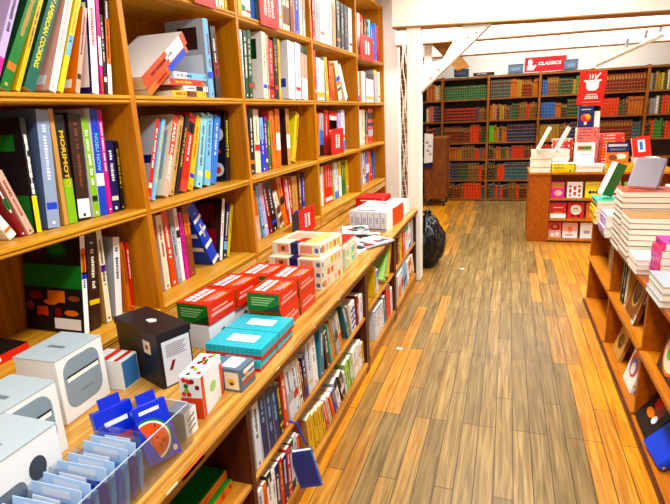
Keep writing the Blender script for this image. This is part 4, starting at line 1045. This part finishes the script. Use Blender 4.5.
# books inside the island bookcase
def faceout(label, t, h, w, k, op, x, y, z, az, back, seed, group=None):
    o = book(t, h, w, k, op, hard='h' in op, seed=seed, kind='picture_book')
    o.matrix_basis = Matrix.Translation((x, y, z)) @ Matrix.Rotation(math.radians(az), 4, 'Z') @ Matrix.Translation((w/2, t*0, t*math.sin(math.radians(back)))) @ Matrix.Rotation(math.radians(-back), 4, 'X')
    tag(o, label, 'book', group); return o
faceout('brown picture book with an oval portrait, upper island shelf', .025, .29, .25, 'H', ['f:Q', 'p:.05,.95,.05,.95,H', 'e:.5,.55,.3,.3,Q', 'e:.5,.55,.24,.24,D', 'e:.5,.6,.14,.12,H', 'p:.0,.2,.0,.2,W'], .735, 3.27, .4305, -90, 14, 1400)
for i, (y, k, t, nm) in enumerate(((3.42, 'E', .045, 'thick cream book standing next to the oval portrait book'), (3.50, 'K', .03, 'black book leaning behind the thick cream book'), (3.56, 'F', .03, 'dark green book leaning behind the black book'))):
    o = book(t, .29, .2, k, ['f:'+('Q' if k == 'E' else k), 'b:.85,.9,K', 'b:.1,.14,K'] if k == 'E' else [], seed=1410+i)
    stand(o, (.745, y+t, .4305), t, -7, 180)
    tag(o, nm, 'book')
for i, (y, k, t) in enumerate(((4.20, 'F', .03), (4.24, 'T', .022), (4.29, 'w', .02), (4.34, 'Y', .02), (4.38, 'K', .02))):
    o = book(t, .2, .15, k, [], seed=1420+i)
    stand(o, (.80, y+t, .4305), t, -10, 180)
    tag(o, 'small %s book leaning in the far upper cubby of island bookcase' % NAMES[k], 'book', 'small books in the far cubby')
faceout('dark photo book face out in the far lower cubby, island bookcase', .02, .2, .16, 'D', ['p:.1,.9,.5,.9,E', 'e:.5,.4,.2,.15,H'], .80, 4.2, .0455, -90, 14, 1430)
faceout('tan photo book with a cup picture, lower island shelf', .022, .21, .2, 'Q', ['f:Q', 'e:.5,.5,.26,.24,D', 'e:.45,.55,.16,.14,H'], .745, 3.55, .0455, -90, 16, 1431)
faceout('white book with an orange arc cover, lower island shelf', .02, .26, .2, 'W', ['f:W', 'e:.5,.55,.4,.3,o', 'e:.5,.5,.28,.2,b', 'e:.5,.45,.18,.14,W'], .735, 3.14, .0455, -90, 14, 1432)
for i, (k, t) in enumerate((('B', .012), ('y', .015), ('K', .02), ('L', .014))):
    faceout('%s book behind the orange arc book, lower island shelf' % NAMES[k], t, .25+.01*i, .2, k, [], .765+.028*i, 3.12-.02*i, .0455, -90, 14, 1440+i, 'books behind the arc book')
faceout('round-picture food book face out, upper island shelf by the frame', .03, .27, .25, 'K', ['f:D', 'e:.5,.45,.42,.4,O', 'e:.5,.45,.36,.34,E', 'e:.45,.5,.18,.16,H', 'e:.6,.4,.14,.1,L', 'e:.35,.35,.08,.08,R'], .74, 2.52, .4305, -90, 12, 1450)
faceout('black food photo book, bottom island shelf before blue hardback', .035, .22, .24, 'K', ['f:K', 'e:.4,.6,.2,.2,H', 'e:.6,.7,.18,.15,R', 'e:.6,.4,.2,.1,O', 'e:.3,.4,.1,.1,w'], .71, 2.68, .0455, -90, 35, 1451)
faceout('blue hardback with white pages leaning on the bottom island shelf', .04, .24, .2, 'B', ['f:B', 'h'], .705, 2.44, .0455, -85, 42, 1452)

# ------------------------------------------------------------------ display case in front of the classics
dc = empty('display_case', (1.1, 7.1, 0)); tag(dc, 'waist-high cherry display case with face-out books before the back wall', 'display case')
part(onebox('front_panel', .28, .525, 6.85, 6.88, 0, .86, CHERRY), dc)
part(onebox('side_panel', .28, .31, 6.88, 7.5, 0, .86, CHERRY), dc)
part(onebox('side_panel', 1.87, 1.9, 6.85, 7.5, 0, .86, CHERRY), dc)
part(onebox('divider', .525, .54, 6.88, 7.1, .04, .86, CHERRY), dc)
part(onebox('back_panel', .31, 1.87, 7.10, 7.12, 0, .86, CHERRY), dc)
for z in (.045, .30, .56): part(onebox('shelf', .525, 1.87, 6.84, 7.1, z-.022, z, CHERRY_H), dc)
part(onebox('kick_board', .525, 1.87, 6.87, 6.885, 0, .023, LOWDARK), dc)
part(onebox('top_board', .27, 1.91, 6.83, 7.52, .86, .885, CHERRY_H), dc)
DZ = .886
fo = [('M', ['f:M', 'p:.05,.95,.6,.95,O', 'e:.45,.3,.3,.18,A', 'p:.15,.8,.72,.84,y'], .545, .70, .56, 'pink and orange picture book, top row of display case'),
      ('W', ['f:W']+['e:%.2f,%.2f,.1,.07,R' % (.2+.3*(i % 3), .15+.17*(i//3)+.05*(i % 2)) for i in range(12)], .73, .905, .56, 'white book covered in red dots, top row of display case'),
      ('Y', ['f:y', 'e:.3,.35,.1,.1,K', 'e:.5,.36,.1,.07,K', 'e:.7,.35,.1,.1,K', 'p:.1,.9,.8,.84,Q'], .935, 1.12, .56, 'yellow book with black brush marks, top row of display case'),
      ('R', ['f:R', 'p:0,1,.0,.28,W', 'e:.5,.35,.3,.08,O', 'p:.2,.8,.66,.7,W'], .55, .735, .30, 'red book with white foot, middle row of display case'),
      ('R', ['f:R', 'e:.5,.55,.34,.32,W', 'e:.5,.5,.22,.14,E', 'p:.2,.45,.1,.22,K', 'p:.55,.8,.1,.22,K', 'e:.45,.62,.05,.04,K', 'e:.6,.62,.05,.04,K'], .755, .94, .30, 'red book with white oval and black marks, middle row'),
      ('O', ['f:O'], .965, 1.12, .30, 'plain orange book, middle row of display case'),
      ('A', ['f:r', 'p:0,1,0,.5,A', 'e:.5,.7,.34,.22,U', 'e:.5,.72,.2,.12,O', 'e:.3,.25,.16,.12,W', 'e:.7,.2,.14,.1,W'], .545, .695, .045, 'pink book with dark red circle, bottom row of display case'),
      ('W', ['f:W', 'p:0,1,.45,1,A', 'e:.5,.6,.26,.25,A', 'e:.5,.6,.16,.14,O', 'p:.3,.8,.15,.22,R'], .71, .885, .045, 'white and peach book, bottom row of display case'),
      ('W', ['f:W', 'p:.3,.7,.3,.5,S'], .915, 1.07, .045, 'plain white book, bottom row of display case'),
      ('R', ['f:R', 'e:.5,.5,.3,.2,W'], 1.16, 1.32, .56, 'red book, top row of display case beside the yellow'),
      ('l', ['f:l', 'e:.6,.5,.1,.08,K'], 1.36, 1.54, .56, 'pale green book, top row of display case')]
for i, (k, op, x0, x1, z, lab) in enumerate(fo):
    faceout(lab, .014, .195, x1-x0, k, op, (x0+x1)/2, 6.9, z+.0005, 0, 10, 1500+i, 'face-out books in the display case')
# piles on the display case
def dstack(phrase, x0, y0, z, n, t, w, dd, k, op, seed, group=None, jit=.008):
    return stack(phrase, x0, y0, z, [(t, w, dd, k, op) for i in range(n)], -90 if k in ('ee7a70', 'r', 'y', 'Y') else 90, group or phrase, jit, seed)
z1 = dstack('cream pile at the left end of the display case', .29, 6.86, DZ, 8, .033, .235, .2, 'E', ['f:E'], 31)
z2 = dstack('white pile behind the yellow green books, display case', .535, 7.02, DZ, 8, .031, .2, .24, 'w', ['f:W'], 32)
dstack('pair of yellow green books on the display case front', .53, 6.845, DZ, 3, .035, .26, .16, 'y', ['f:W'], 33, jit=.004)
z3 = dstack('white pile under the propped white book', .80, 6.86, DZ, 3, .028, .30, .2, 'W', ['f:w'], 34)
z4 = dstack('tall salmon pile in the middle of the display case', .82, 7.12, DZ, 14, .036, .25, .2, 'ee7a70', ['f:r'], 35, jit=.004)
dstack('salmon pile at the back, behind the white pile', .56, 7.28, DZ, 11, .033, .24, .2, 'r', ['f:A'], 36)
dstack('pink pile beside the tall salmon pile', 1.09, 7.16, DZ, 12, .035, .27, .22, 'r', ['f:r'], 37)
z5 = dstack('orange yellow pile at the display case front', 1.12, 6.86, DZ, 3, .03, .30, .2, 'Y', ['f:O'], 38)
z6 = dstack('white pile under the tilted red book', 1.44, 6.86, DZ, 5, .03, .26, .22, 'w', ['f:W'], 39)
faceout('white book with a picture label propped at the display case front', .03, .255, .225, 'W', ['f:W', 'p:.1,.9,.55,.92,E', 'p:.15,.5,.62,.85,L', 'p:.5,.85,.62,.85,O', 'p:.2,.8,.7,.78,F', 'p:.1,.7,.42,.46,S'], .895, 6.93, z3+.001, 0, 8, 1600)
faceout('dark-titled orange cookbook propped on the yellow pile', .03, .245, .24, 'O', ['f:O', 'p:0,1,.5,1,N', 'p:.08,.92,.78,.9,W', 'p:.15,.85,.6,.7,W', 'e:.35,.3,.25,.14,E', 'e:.7,.25,.2,.14,H'], 1.26, 6.95, z5+.001, 0, 8, 1601)
faceout('navy book with an orange mushroom picture on the salmon pile', .025, .255, .175, 'N', ['f:N', 'e:.5,.45,.34,.2,o', 'e:.42,.5,.2,.12,Y', 'e:.6,.4,.16,.12,R', 'p:.42,.6,.12,.3,w', 'p:.2,.8,.82,.86,w'], .91, 7.17, z4+.001, 0, 6, 1602)
faceout('narrow white book beside the mushroom book', .02, .19, .06, 'W', ['f:W'], 1.04, 7.19, z4+.001, 0, 6, 1603)
o = book(.05, .24, .19, 'R', ['f:R', 'p:.3,.7,.25,.85,w', 'p:.42,.6,.35,.75,b'], seed=1604)
o.matrix_basis = Matrix.Translation((1.62, 6.95, z6+.022)) @ Matrix.Rotation(math.radians(-8), 4, 'Y') @ Matrix.Rotation(math.radians(-12), 4, 'X')
tag(o, 'tilted red boxed book with a blue picture, on white pile', 'book')
for i, (x, z, lab) in enumerate(((.45, z1, 'cream book leaning upright on the cream pile'), (.68, z2, 'white book leaning upright on the white pile'))):
    o = book(.03, .30, .2, 'E' if i == 0 else 'w', ['f:W'], seed=1610+i)
    y = 6.95 if i == 0 else 7.13
    o.matrix_basis = Matrix.Translation((x-.11, y, z+.0145)) @ Matrix.Rotation(math.radians(26), 4, 'Y') @ Matrix.Rotation(math.radians(90), 4, 'Z') @ Matrix.Translation((0, -.03, 0))
    tag(o, lab, 'book')
# pot sign on a stem
root = empty('cooking_sign', (.975, 7.42, DZ)); tag(root, 'red sign with a white cooking pot standing on the display case', 'sign')
b = MB(); b.tube([(0, .01, 0), (0, .01, .8)], .008, C('K')); b.build('stem', root)
b = MB(); b.box(-.06, .06, -.04, .06, 0, .008, C('K')); b.build('foot', root)
def P2(pts, m, y, name):
    b = MB(); b.prism(pts, 'y', y-.0015, y, m); return b.build(name, root, fix=True)
b = MB(); b.prism([(-.16, .79), (.145, .76), (.17, 1.18), (-.14, 1.20)], 'y', -.006, 0, mat('e62c14', .4)); b.build('sign_panel', root, fix=True)
W_ = C('W')
P2([(-.065, 1.06), (-.06, .99), (-.03, .955), (.05, .955), (.08, .99), (.085, 1.06)], W_, -.0065, 'pot_icon')
P2([(-.09, 1.065), (.11, 1.065), (.11, 1.083), (-.09, 1.083)], W_, -.0065, 'pot_icon')
P2([(.03, 1.085), (.045, 1.085), (.10, 1.16), (.085, 1.165)], W_, -.0065, 'spoon_icon')
for x in (-.03, .0, .03): P2([(x, 1.10), (x+.008, 1.10), (x+.018, 1.125), (x+.006, 1.15), (x-.004, 1.15), (x+.006, 1.125)], W_, -.0065, 'steam_icon')
for z_, w_ in ((.90, .06), (.875, .075), (.855, .08)):
    for q_ in range(6): P2([(.01-w_+w_*2*q_/6, z_), (.01-w_+w_*2*(q_+.75)/6, z_), (.01-w_+w_*2*(q_+.75)/6, z_+.013), (.01-w_+w_*2*q_/6, z_+.013)], W_, -.0065, 'print_line')
b = MB(); b.box(-.1, .12, -.0075, -.006, .815, .818, W_); b.build('rule', root)

# ------------------------------------------------------------------ classics bookcase on the back wall
BX = [-1.99, -1.168, -.357, .498, 1.318, 2.142, 2.96]
BZ = [2.225, 1.85, 1.47, 1.08, .775, .39, .04]
BYF, BYB = 9.9, 10.24
bc = empty('wall_bookcase', (.5, 10.1, 0)); tag(bc, 'dark walnut bookcase of old bound volumes covering the back wall', 'bookcase')
for x in BX: part(onebox('upright', x-.02, x+.02, BYF, BYB, 0, 2.25, WALNUT), bc)
for z in BZ:
    for a, c in zip(BX, BX[1:]): part(onebox('shelf', a+.02, c-.02, BYF+.005, BYB-.01, z-.025, z, WALNUT), bc)
part(onebox('back_panel', BX[0]-.02, BX[-1]+.02, BYB, BYB+.02, 0, 2.25, WALNUT_D), bc)
ANT = {}
AP = dict(g='0f6a40', G='14882a', l='58c820', k='2a2220', n='1c2c58', s='3c4a46', o='c8641e', d='7a1c14', D='54140f', b='7a4a20', Q='b08428', R='d42418', r='e83a14', t='1d5c66', B='1a62b0', P='d8685a', e='d8c89a', S='8c929a', y='c8b030', W='dfdcd0', x='c43818', F='1c4a2a')
AN = dict(g='green', G='bright green', l='lime green', k='black', n='navy', s='grey green', o='orange brown', d='oxblood', D='dark maroon', b='brown', Q='gold', R='red', r='bright red', t='dark teal', B='blue', P='salmon', e='cream', S='grey', y='olive yellow', W='white', x='red and black striped', F='dark green')
def antique(k, w, h):
    key = (k, round(w, 4), round(h, 3))
    if key in ANT: return ANT[key]
    b = MB(); m = mat(AP[k], .42); n = 6; d = .2
    prof = [(-w/2+w*i/n, -.012*math.sin(math.pi*i/n)) for i in range(n+1)]+[(w/2, d), (-w/2, d)]
    b.prism(prof, 'z', 0, h, m, PAGES)
    gold = mat('b88a34', .4) if k not in 'x' else C('K')
    zs = (.1, .3, .5, .7, .9) if k != 'x' else (.05, .3, .55, .8)
    for z in zs:
        hw = h*(.012 if k != 'x' else .06)
        ring = [(x*1.0, y-.0012) for x, y in prof[:n+1]]
        for i in range(n):
            (xa, ya), (xb, yb) = ring[i], ring[i+1]
            b.poly([(xa, ya, z*h-hw), (xb, yb, z*h-hw), (xb, yb, z*h+hw), (xa, ya, z*h+hw)], gold)
    if k in 'dDobnsgtkF':
        for i in range(1, n-1):
            (xa, ya), (xb, yb) = prof[i], prof[i+1]
            b.poly([(xa, ya-.0014, h*.74), (xb, yb-.0014, h*.74), (xb, yb-.0014, h*.84), (xa, ya-.0014, h*.84)], mat('6a1410', .5) if k in 'osntgF' else mat('b88a34', .4))
    o = b.build('bound_volume'); ANT[key] = o.data; bpy.data.objects.remove(o)
    return ANT[key]
ROWS = {(0, 0): 'o3 e2', (0, 1): 'e1 P2 n3', (0, 2): 'k1 x3 t2',
        (1, 0): 'g18', (1, 1): 'x13 n1 b3', (1, 2): 'd8 k1 d3 x0 r4 d1 F2', (1, 3): '.1 o5 Q1 b5 R2 t1 r1', (1, 4): '.1 r1 n3 F4 b4 r1 D1', (1, 5): '.1 k2 d3 x0 b1 r6 t1',
        (2, 0): 's9 o3 Q2 d4 b1 o2', (2, 1): 'o1 Q1 P1 k1 Q2 b1 d1 t1 F3 b3 R1 b3', (2, 2): 'l2 o1 Q1 F1 o2 n11', (2, 3): 'k2 b1 o2 F2 o1 t1 R5 k1 d3', (2, 4): 'k3 F1 r3 t12', (2, 5): 'k1 s2 r1 t1 r1 k2 b3 r1 D5',
        (3, 0): 'B2 b4 F5 Q1 G1 d2 o2', (3, 1): 'B5 o2 k2 F5 Q2', (3, 2): 'Q6 b3 n5', (3, 3): 'r3 d5',
        (4, 0): 'd17', (4, 1): '.3 r6 F2 x0 d1 o5', (4, 2): 'd14 t3',
        (5, 0): 'e1 t1 Q2 y1 F1 e1', (5, 1): 'b1 S2 W1 F1 r2 o1', (5, 2): 'k2 r1 G3 k1 r2 F2'}
baynames = {0: 'bay by the post', 1: 'bay beside the cart', 2: 'bay left of display case', 3: 'bay under classics sign', 4: 'bay behind pot sign', 5: 'back bay at picture edge'}
rown = ['top', 'second', 'third', 'fourth', 'fifth', 'bottom']
NV = 0
for (bay, row), s in ROWS.items():
    x0, x1 = BX[bay]+.025, BX[bay+1]-.025
    if bay == 0: x0 = BX[1]-.30
    z0 = BZ[row+1]+.001; hmax = BZ[row]-.028-z0
    toks = [(q[0], int(q[1:])) for q in s.split()]
    tot = sum(n*(.05 if k != '.' else .04) for k, n in toks)
    w = (x1-x0)/sum(n for k, n in toks)
    if bay == 5: w = min(w, .042); x1 = x0+.5
    x = x0; r = random.Random(bay*10+row); seen = {}
    for k, n in toks:
        if not n: continue
        if k == '.': x += w*n; continue
        fr = r.uniform(.74, .9) if n > 2 else r.uniform(.66, .86)
        if (bay, row) == (1, 0): fr = .68
        if (bay, row) == (1, 1): fr = .64
        seen[k] = seen.get(k, 0)+1
        for i in range(n):
            h = hmax*(fr if n > 3 else min(.93, fr*r.uniform(.94, 1.06)))
            h = round(h, 2) if n <= 3 else h
            me = antique(k, w*.97, h)
            o = bpy.data.objects.new('bound_volume', me); COL.objects.link(o)
            o.location = (x+w/2, BYF+.05, z0); x += w; NV += 1
            run = 'row' if n > 1 else 'single'
            lab = '%s%s bound %s on the %s shelf, %s' % ('' if seen[k] == 1 else ORD[seen[k]-1]+' group ', AN[k], 'volume' if n == 1 else 'set volume', rown[row], baynames[bay])
            tag(o, lab, 'bound volume', 'old volumes, %s shelf, %s' % (rown[row], baynames[bay]))
# classics sign and boxes on top of the bookcase
root = empty('section_sign', (.56, 9.93, 2.25)); tag(root, 'long red sign reading classics on top of the back bookcase', 'sign')
b = MB(); b.box(-.33, .33, 0, .02, .0, .235, mat('e02c34', .4)); b.build('sign_panel', root)
def P2(pts, m, y, name):
    b = MB(); b.prism(pts, 'y', y-.002, y, m); return b.build(name, root, fix=True)
P2([(-.29, .03), (-.19, .03), (-.135, .1), (-.155, .115), (-.2, .085), (-.21, .12), (-.205, .15), (-.215, .19), (-.245, .205), (-.27, .19), (-.275, .15), (-.265, .125), (-.295, .08)], W_, -.0005, 'reader_icon')
lettering('CLASSICS', .075, W_, root, (.068, -.003, .125), (1, 0, .0), (.18, 0, 1), width=.36, bold=.0015)
for i, (x, w, h, lab) in enumerate(((-.84, .25, .15, 'dark box on top of the back bookcase nearest the brace'), (.085, .25, .17, 'grey blue box on top of the bookcase, left of classics sign'), (.965, .22, .19, 'grey blue box on top of bookcase at the sign right end'))):
    root = empty('storage_box', (x, 9.83 if False else 9.96, 2.2505)); tag(root, lab, 'box', 'boxes on top of the back bookcase')
    b = MB(); b.box(-w/2, w/2, -.05, .15, 0, h*.75, mat('2c3646' if i == 0 else '5a6a80', .5)); b.build('body', root, bevel=.006)
    b = MB(); b.box(-w/2-.004, w/2+.004, -.054, .154, h*.75, h*.85, mat('222a38' if i == 0 else '48566a', .5)); b.build('lid', root, bevel=.003)
    b = MB(); b.box(-w*.28, w*.28, -.056, -.051, h*.2, h*.5, mat('46566c' if i == 0 else '7888a0', .5)); b.build('label_plate', root)
o = book(.045, .36, .22, 'D', seed=1700); lay(o, .045, .36, .22, -.45, 10.05, 2.2505, -90); tag(o, 'dark brown volume lying on top of the back bookcase', 'book')

# ------------------------------------------------------------------ cart, sheet, garbage bag, cables, lamp rail
root = empty('book_cart', (-1.2, 9.3, 0)); tag(root, 'brown plywood book cart on casters before the back bookcase', 'cart')
b = MB(); b.box(-.2, .19, -.03, -.005, .13, 1.2, CARTWOOD); b.build('end_panel', root, bevel=.004)
b = MB(); b.box(-.2, .19, .47, .495, .13, 1.2, CARTWOOD); b.build('end_panel', root, bevel=.004)
for z in (.15, .5, .85): onebox('shelf', -.19, .18, -.005, .47, z, z+.02, CARTWOOD, root)
onebox('top_board', -.21, .2, -.035, .50, 1.2, 1.225, WALNUT, root, .004)
for x in (-.15, .14):
    for y in (.03, .44):
        b = MB(); b.prism([(y+u, .05+v) for u, v in ellipse(0, 0, .05, .05, 14)], 'x', x-.015, x+.015, C('K')); b.box(x-.02, x+.02, y-.025, y+.025, .1, .13, C('S')); b.build('caster', root, fix=True)
root = empty('paper_bag', (-1.33, 9.238, .78)); tag(root, 'white printed paper sheet bag hanging on the cart end', 'bag')
b = MB(); b.prism([(-.07, 0), (.075, .02), (.085, .5), (-.06, .52)], 'y', 0, .03, C('W')); b.build('sheet', root, fix=True)
b = MB()
for x, z in ((-.02, .36), (.03, .3), (.0, .22), (.04, .16)): b.poly([(x+u, -.001, z+v) for u, v in ellipse(0, 0, .03, .025, 9)], C('S'))
b.build('print', root)
b = MB(); b.box(-.06, .075, .001, .029, -.08, .0, C('N')); b.build('dark_base', root)
# bag of rubbish
import bmesh
bm = bmesh.new(); bmesh.ops.create_icosphere(bm, subdivisions=5, radius=1)
from mathutils import noise
for v in bm.verts:
    p = v.co.copy(); z = p.z
    s = 1-.28*max(0, z)**2-.05*(z < -.6)
    f = 1+.10*noise.noise(p*2.2)+.07*abs(noise.noise(p*5.5+Vector((3, 1, 0))))-.05*abs(math.sin(7*math.atan2(p.y, p.x)+3*p.z))*max(0, z+.2)
    v.co = Vector((p.x*.19*s*f, p.y*.2*s*f, max(-.29, p.z*.31*f)))
    if z > .9: v.co.z += .05*(z-.9)/.1; v.co.x *= .6; v.co.y *= .6
me = bpy.data.meshes.new('garbage_bag'); bm.to_mesh(me); bm.free()
me.polygons.foreach_set('use_smooth', [True]*len(me.polygons)); me.materials.append(mat('08080b', .22))
o = bpy.data.objects.new('garbage_bag', me); COL.objects.link(o); o.location = (-.80, 5.55, .29)
tag(o, 'full black garbage bag on the floor behind the post', 'bag')
b = MB(); b.tube([(-.80, 5.55, .56), (-.79, 5.54, .61), (-.76, 5.53, .64)], .02, mat('08080b', .22)); b.tube([(-.80, 5.55, .56), (-.82, 5.54, .61), (-.85, 5.53, .63)], .015, mat('08080b', .22)); k_ = b.build('tied_neck', o); k_.matrix_parent_inverse = Matrix.Translation(o.location).inverted()
# cables in the gap beside the post
q = random.Random(6)
for i in range(4):
    b = MB(); xb = -1.14+.022*i; pts = []
    for j in range(37):
        z = 3.09-j*.0848
        pts.append((xb+.022*math.sin(j*.9+i*1.7)*q.uniform(.3, 1), 5.9+.02*i, z))
    b.tube(pts, .006, mat('e8e0cc', .5), 6)
    tag(b.build('cable', smooth=True), ['first', 'second', 'third', 'fourth'][i]+' white cable from the wall, hanging beside the post', 'cable', 'white cables by the post')
root = empty('lamp_rail', (0, 0, 0)); tag(root, 'white slanted lamp rail under the ceiling at the right', 'lamp rail')
b = MB(); b.tube([(.94, 6.95, 2.11), (1.60, 6.95, 2.385)], .022, mat('d8d2c4')); b.build('rail', root)
for x, z in ((1.42, 2.32), (1.24, 2.245), (1.56, 2.37)):
    b = MB(); b.tube([(x, 6.95, z), (x, 6.95, z+.1)], .006, C('W')); b.tube([(x, 6.95, z+.05), (x+.01, 6.95, z+.13)], .018, C('S'), 10); b.build('clamp', root)
b = MB(); b.tube([(1.56, 6.95, 2.385), (1.57, 6.95, 3.1)], .006, C('S')); b.tube([(.96, 6.95, 2.12), (.96, 6.95, 3.1)], .004, C('W')); b.build('hanger', root)

# scraps on the floor
for i, (x, y, lab) in enumerate(((-.70, 3.42, 'small white paper scrap on the floor by the low unit'), (-.42, 5.5, 'tiny pale scrap on the floor past the garbage bag'))):
    b = MB(); b.poly([(x-.025, y-.012, .002), (x+.02, y-.016, .002), (x+.028, y+.01, .004), (x-.02, y+.014, .002)], C('W')); b.poly([(x-.025, y-.012, .0008), (x-.02, y+.014, .0008), (x+.028, y+.01, .0008), (x+.02, y-.016, .0008)], C('W'))
    tag(b.build('paper_scrap'), lab, 'paper')

# ------------------------------------------------------------------ lamps
def lamp(i, x, y, z, sx, sy, power, lab):
    root = empty('ceiling_light', (x, y, z)); tag(root, lab, 'ceiling light', 'ceiling lights of the shop')
    b = MB(); b.box(-sx/2-.03, sx/2+.03, -sy/2-.03, sy/2+.03, .03, .08, C('W')); b.build('housing', root)
    b = MB(); b.box(-sx/2, sx/2, -sy/2, sy/2, .02, .03, mat('ffffff', .5, 0, None, 3.0)); b.build('diffuser', root)
    l = bpy.data.lights.new('lamp_light', 'AREA'); l.shape = 'RECTANGLE'; l.size = sx; l.size_y = sy; l.energy = power; l.color = LCOL
    o = bpy.data.objects.new('lamp_light', l); COL.objects.link(o); o.parent = root; o.location = (0, 0, .012)
LCOL = (.975, 1.0, .965)
LP = [(0, -.5), (0, 1.3), (0, 3.1), (0, 4.5)]
for i, (x, y) in enumerate(LP): lamp(i, x, y, 2.98, .35, 1.2, 75, ORD[i]+' white ceiling light over the near aisle')
LQ = [(-.1, 5.85), (.8, 7.2), (-.3, 7.2), (-.1, 9.3), (1.4, 9.3), (-1.1, 5.75), (1.6, 5.85), (2.3, 7.2)]  # unseen lamps put between the joists to brighten the back wall and pier
for i, (x, y) in enumerate(LQ): lamp(i, x, y, 2.95, 1.2, .3, 36, ORD[i]+' added hidden white lamp between the joists')
w = bpy.data.worlds.new('shop_ambient'); SC.world = w; w.use_nodes = True
w.node_tree.nodes['Background'].inputs['Color'].default_value = (1, .98, .95, 1); w.node_tree.nodes['Background'].inputs['Strength'].default_value = .4

# ------------------------------------------------------------------ camera
cd = bpy.data.cameras.new('camera'); cam = bpy.data.objects.new('camera', cd); COL.objects.link(cam)
cd.sensor_width = 36; cd.lens = CAM_LENS; cd.clip_start = .02
M = Matrix(CAM_ROT).to_4x4(); M.translation = (0, 0, CAM_Z); cam.matrix_world = M
SC.camera = cam
vs = SC.view_settings; vs.view_transform = 'Standard'; vs.look = 'None'; vs.gamma = 1; vs.use_curve_mapping = False; vs.exposure = -.45
SC.cycles.use_denoising = True; SC.cycles.max_bounces = 7; SC.cycles.diffuse_bounces = 4; SC.cycles.transparent_max_bounces = 12
SC.cycles.sample_clamp_indirect = 6
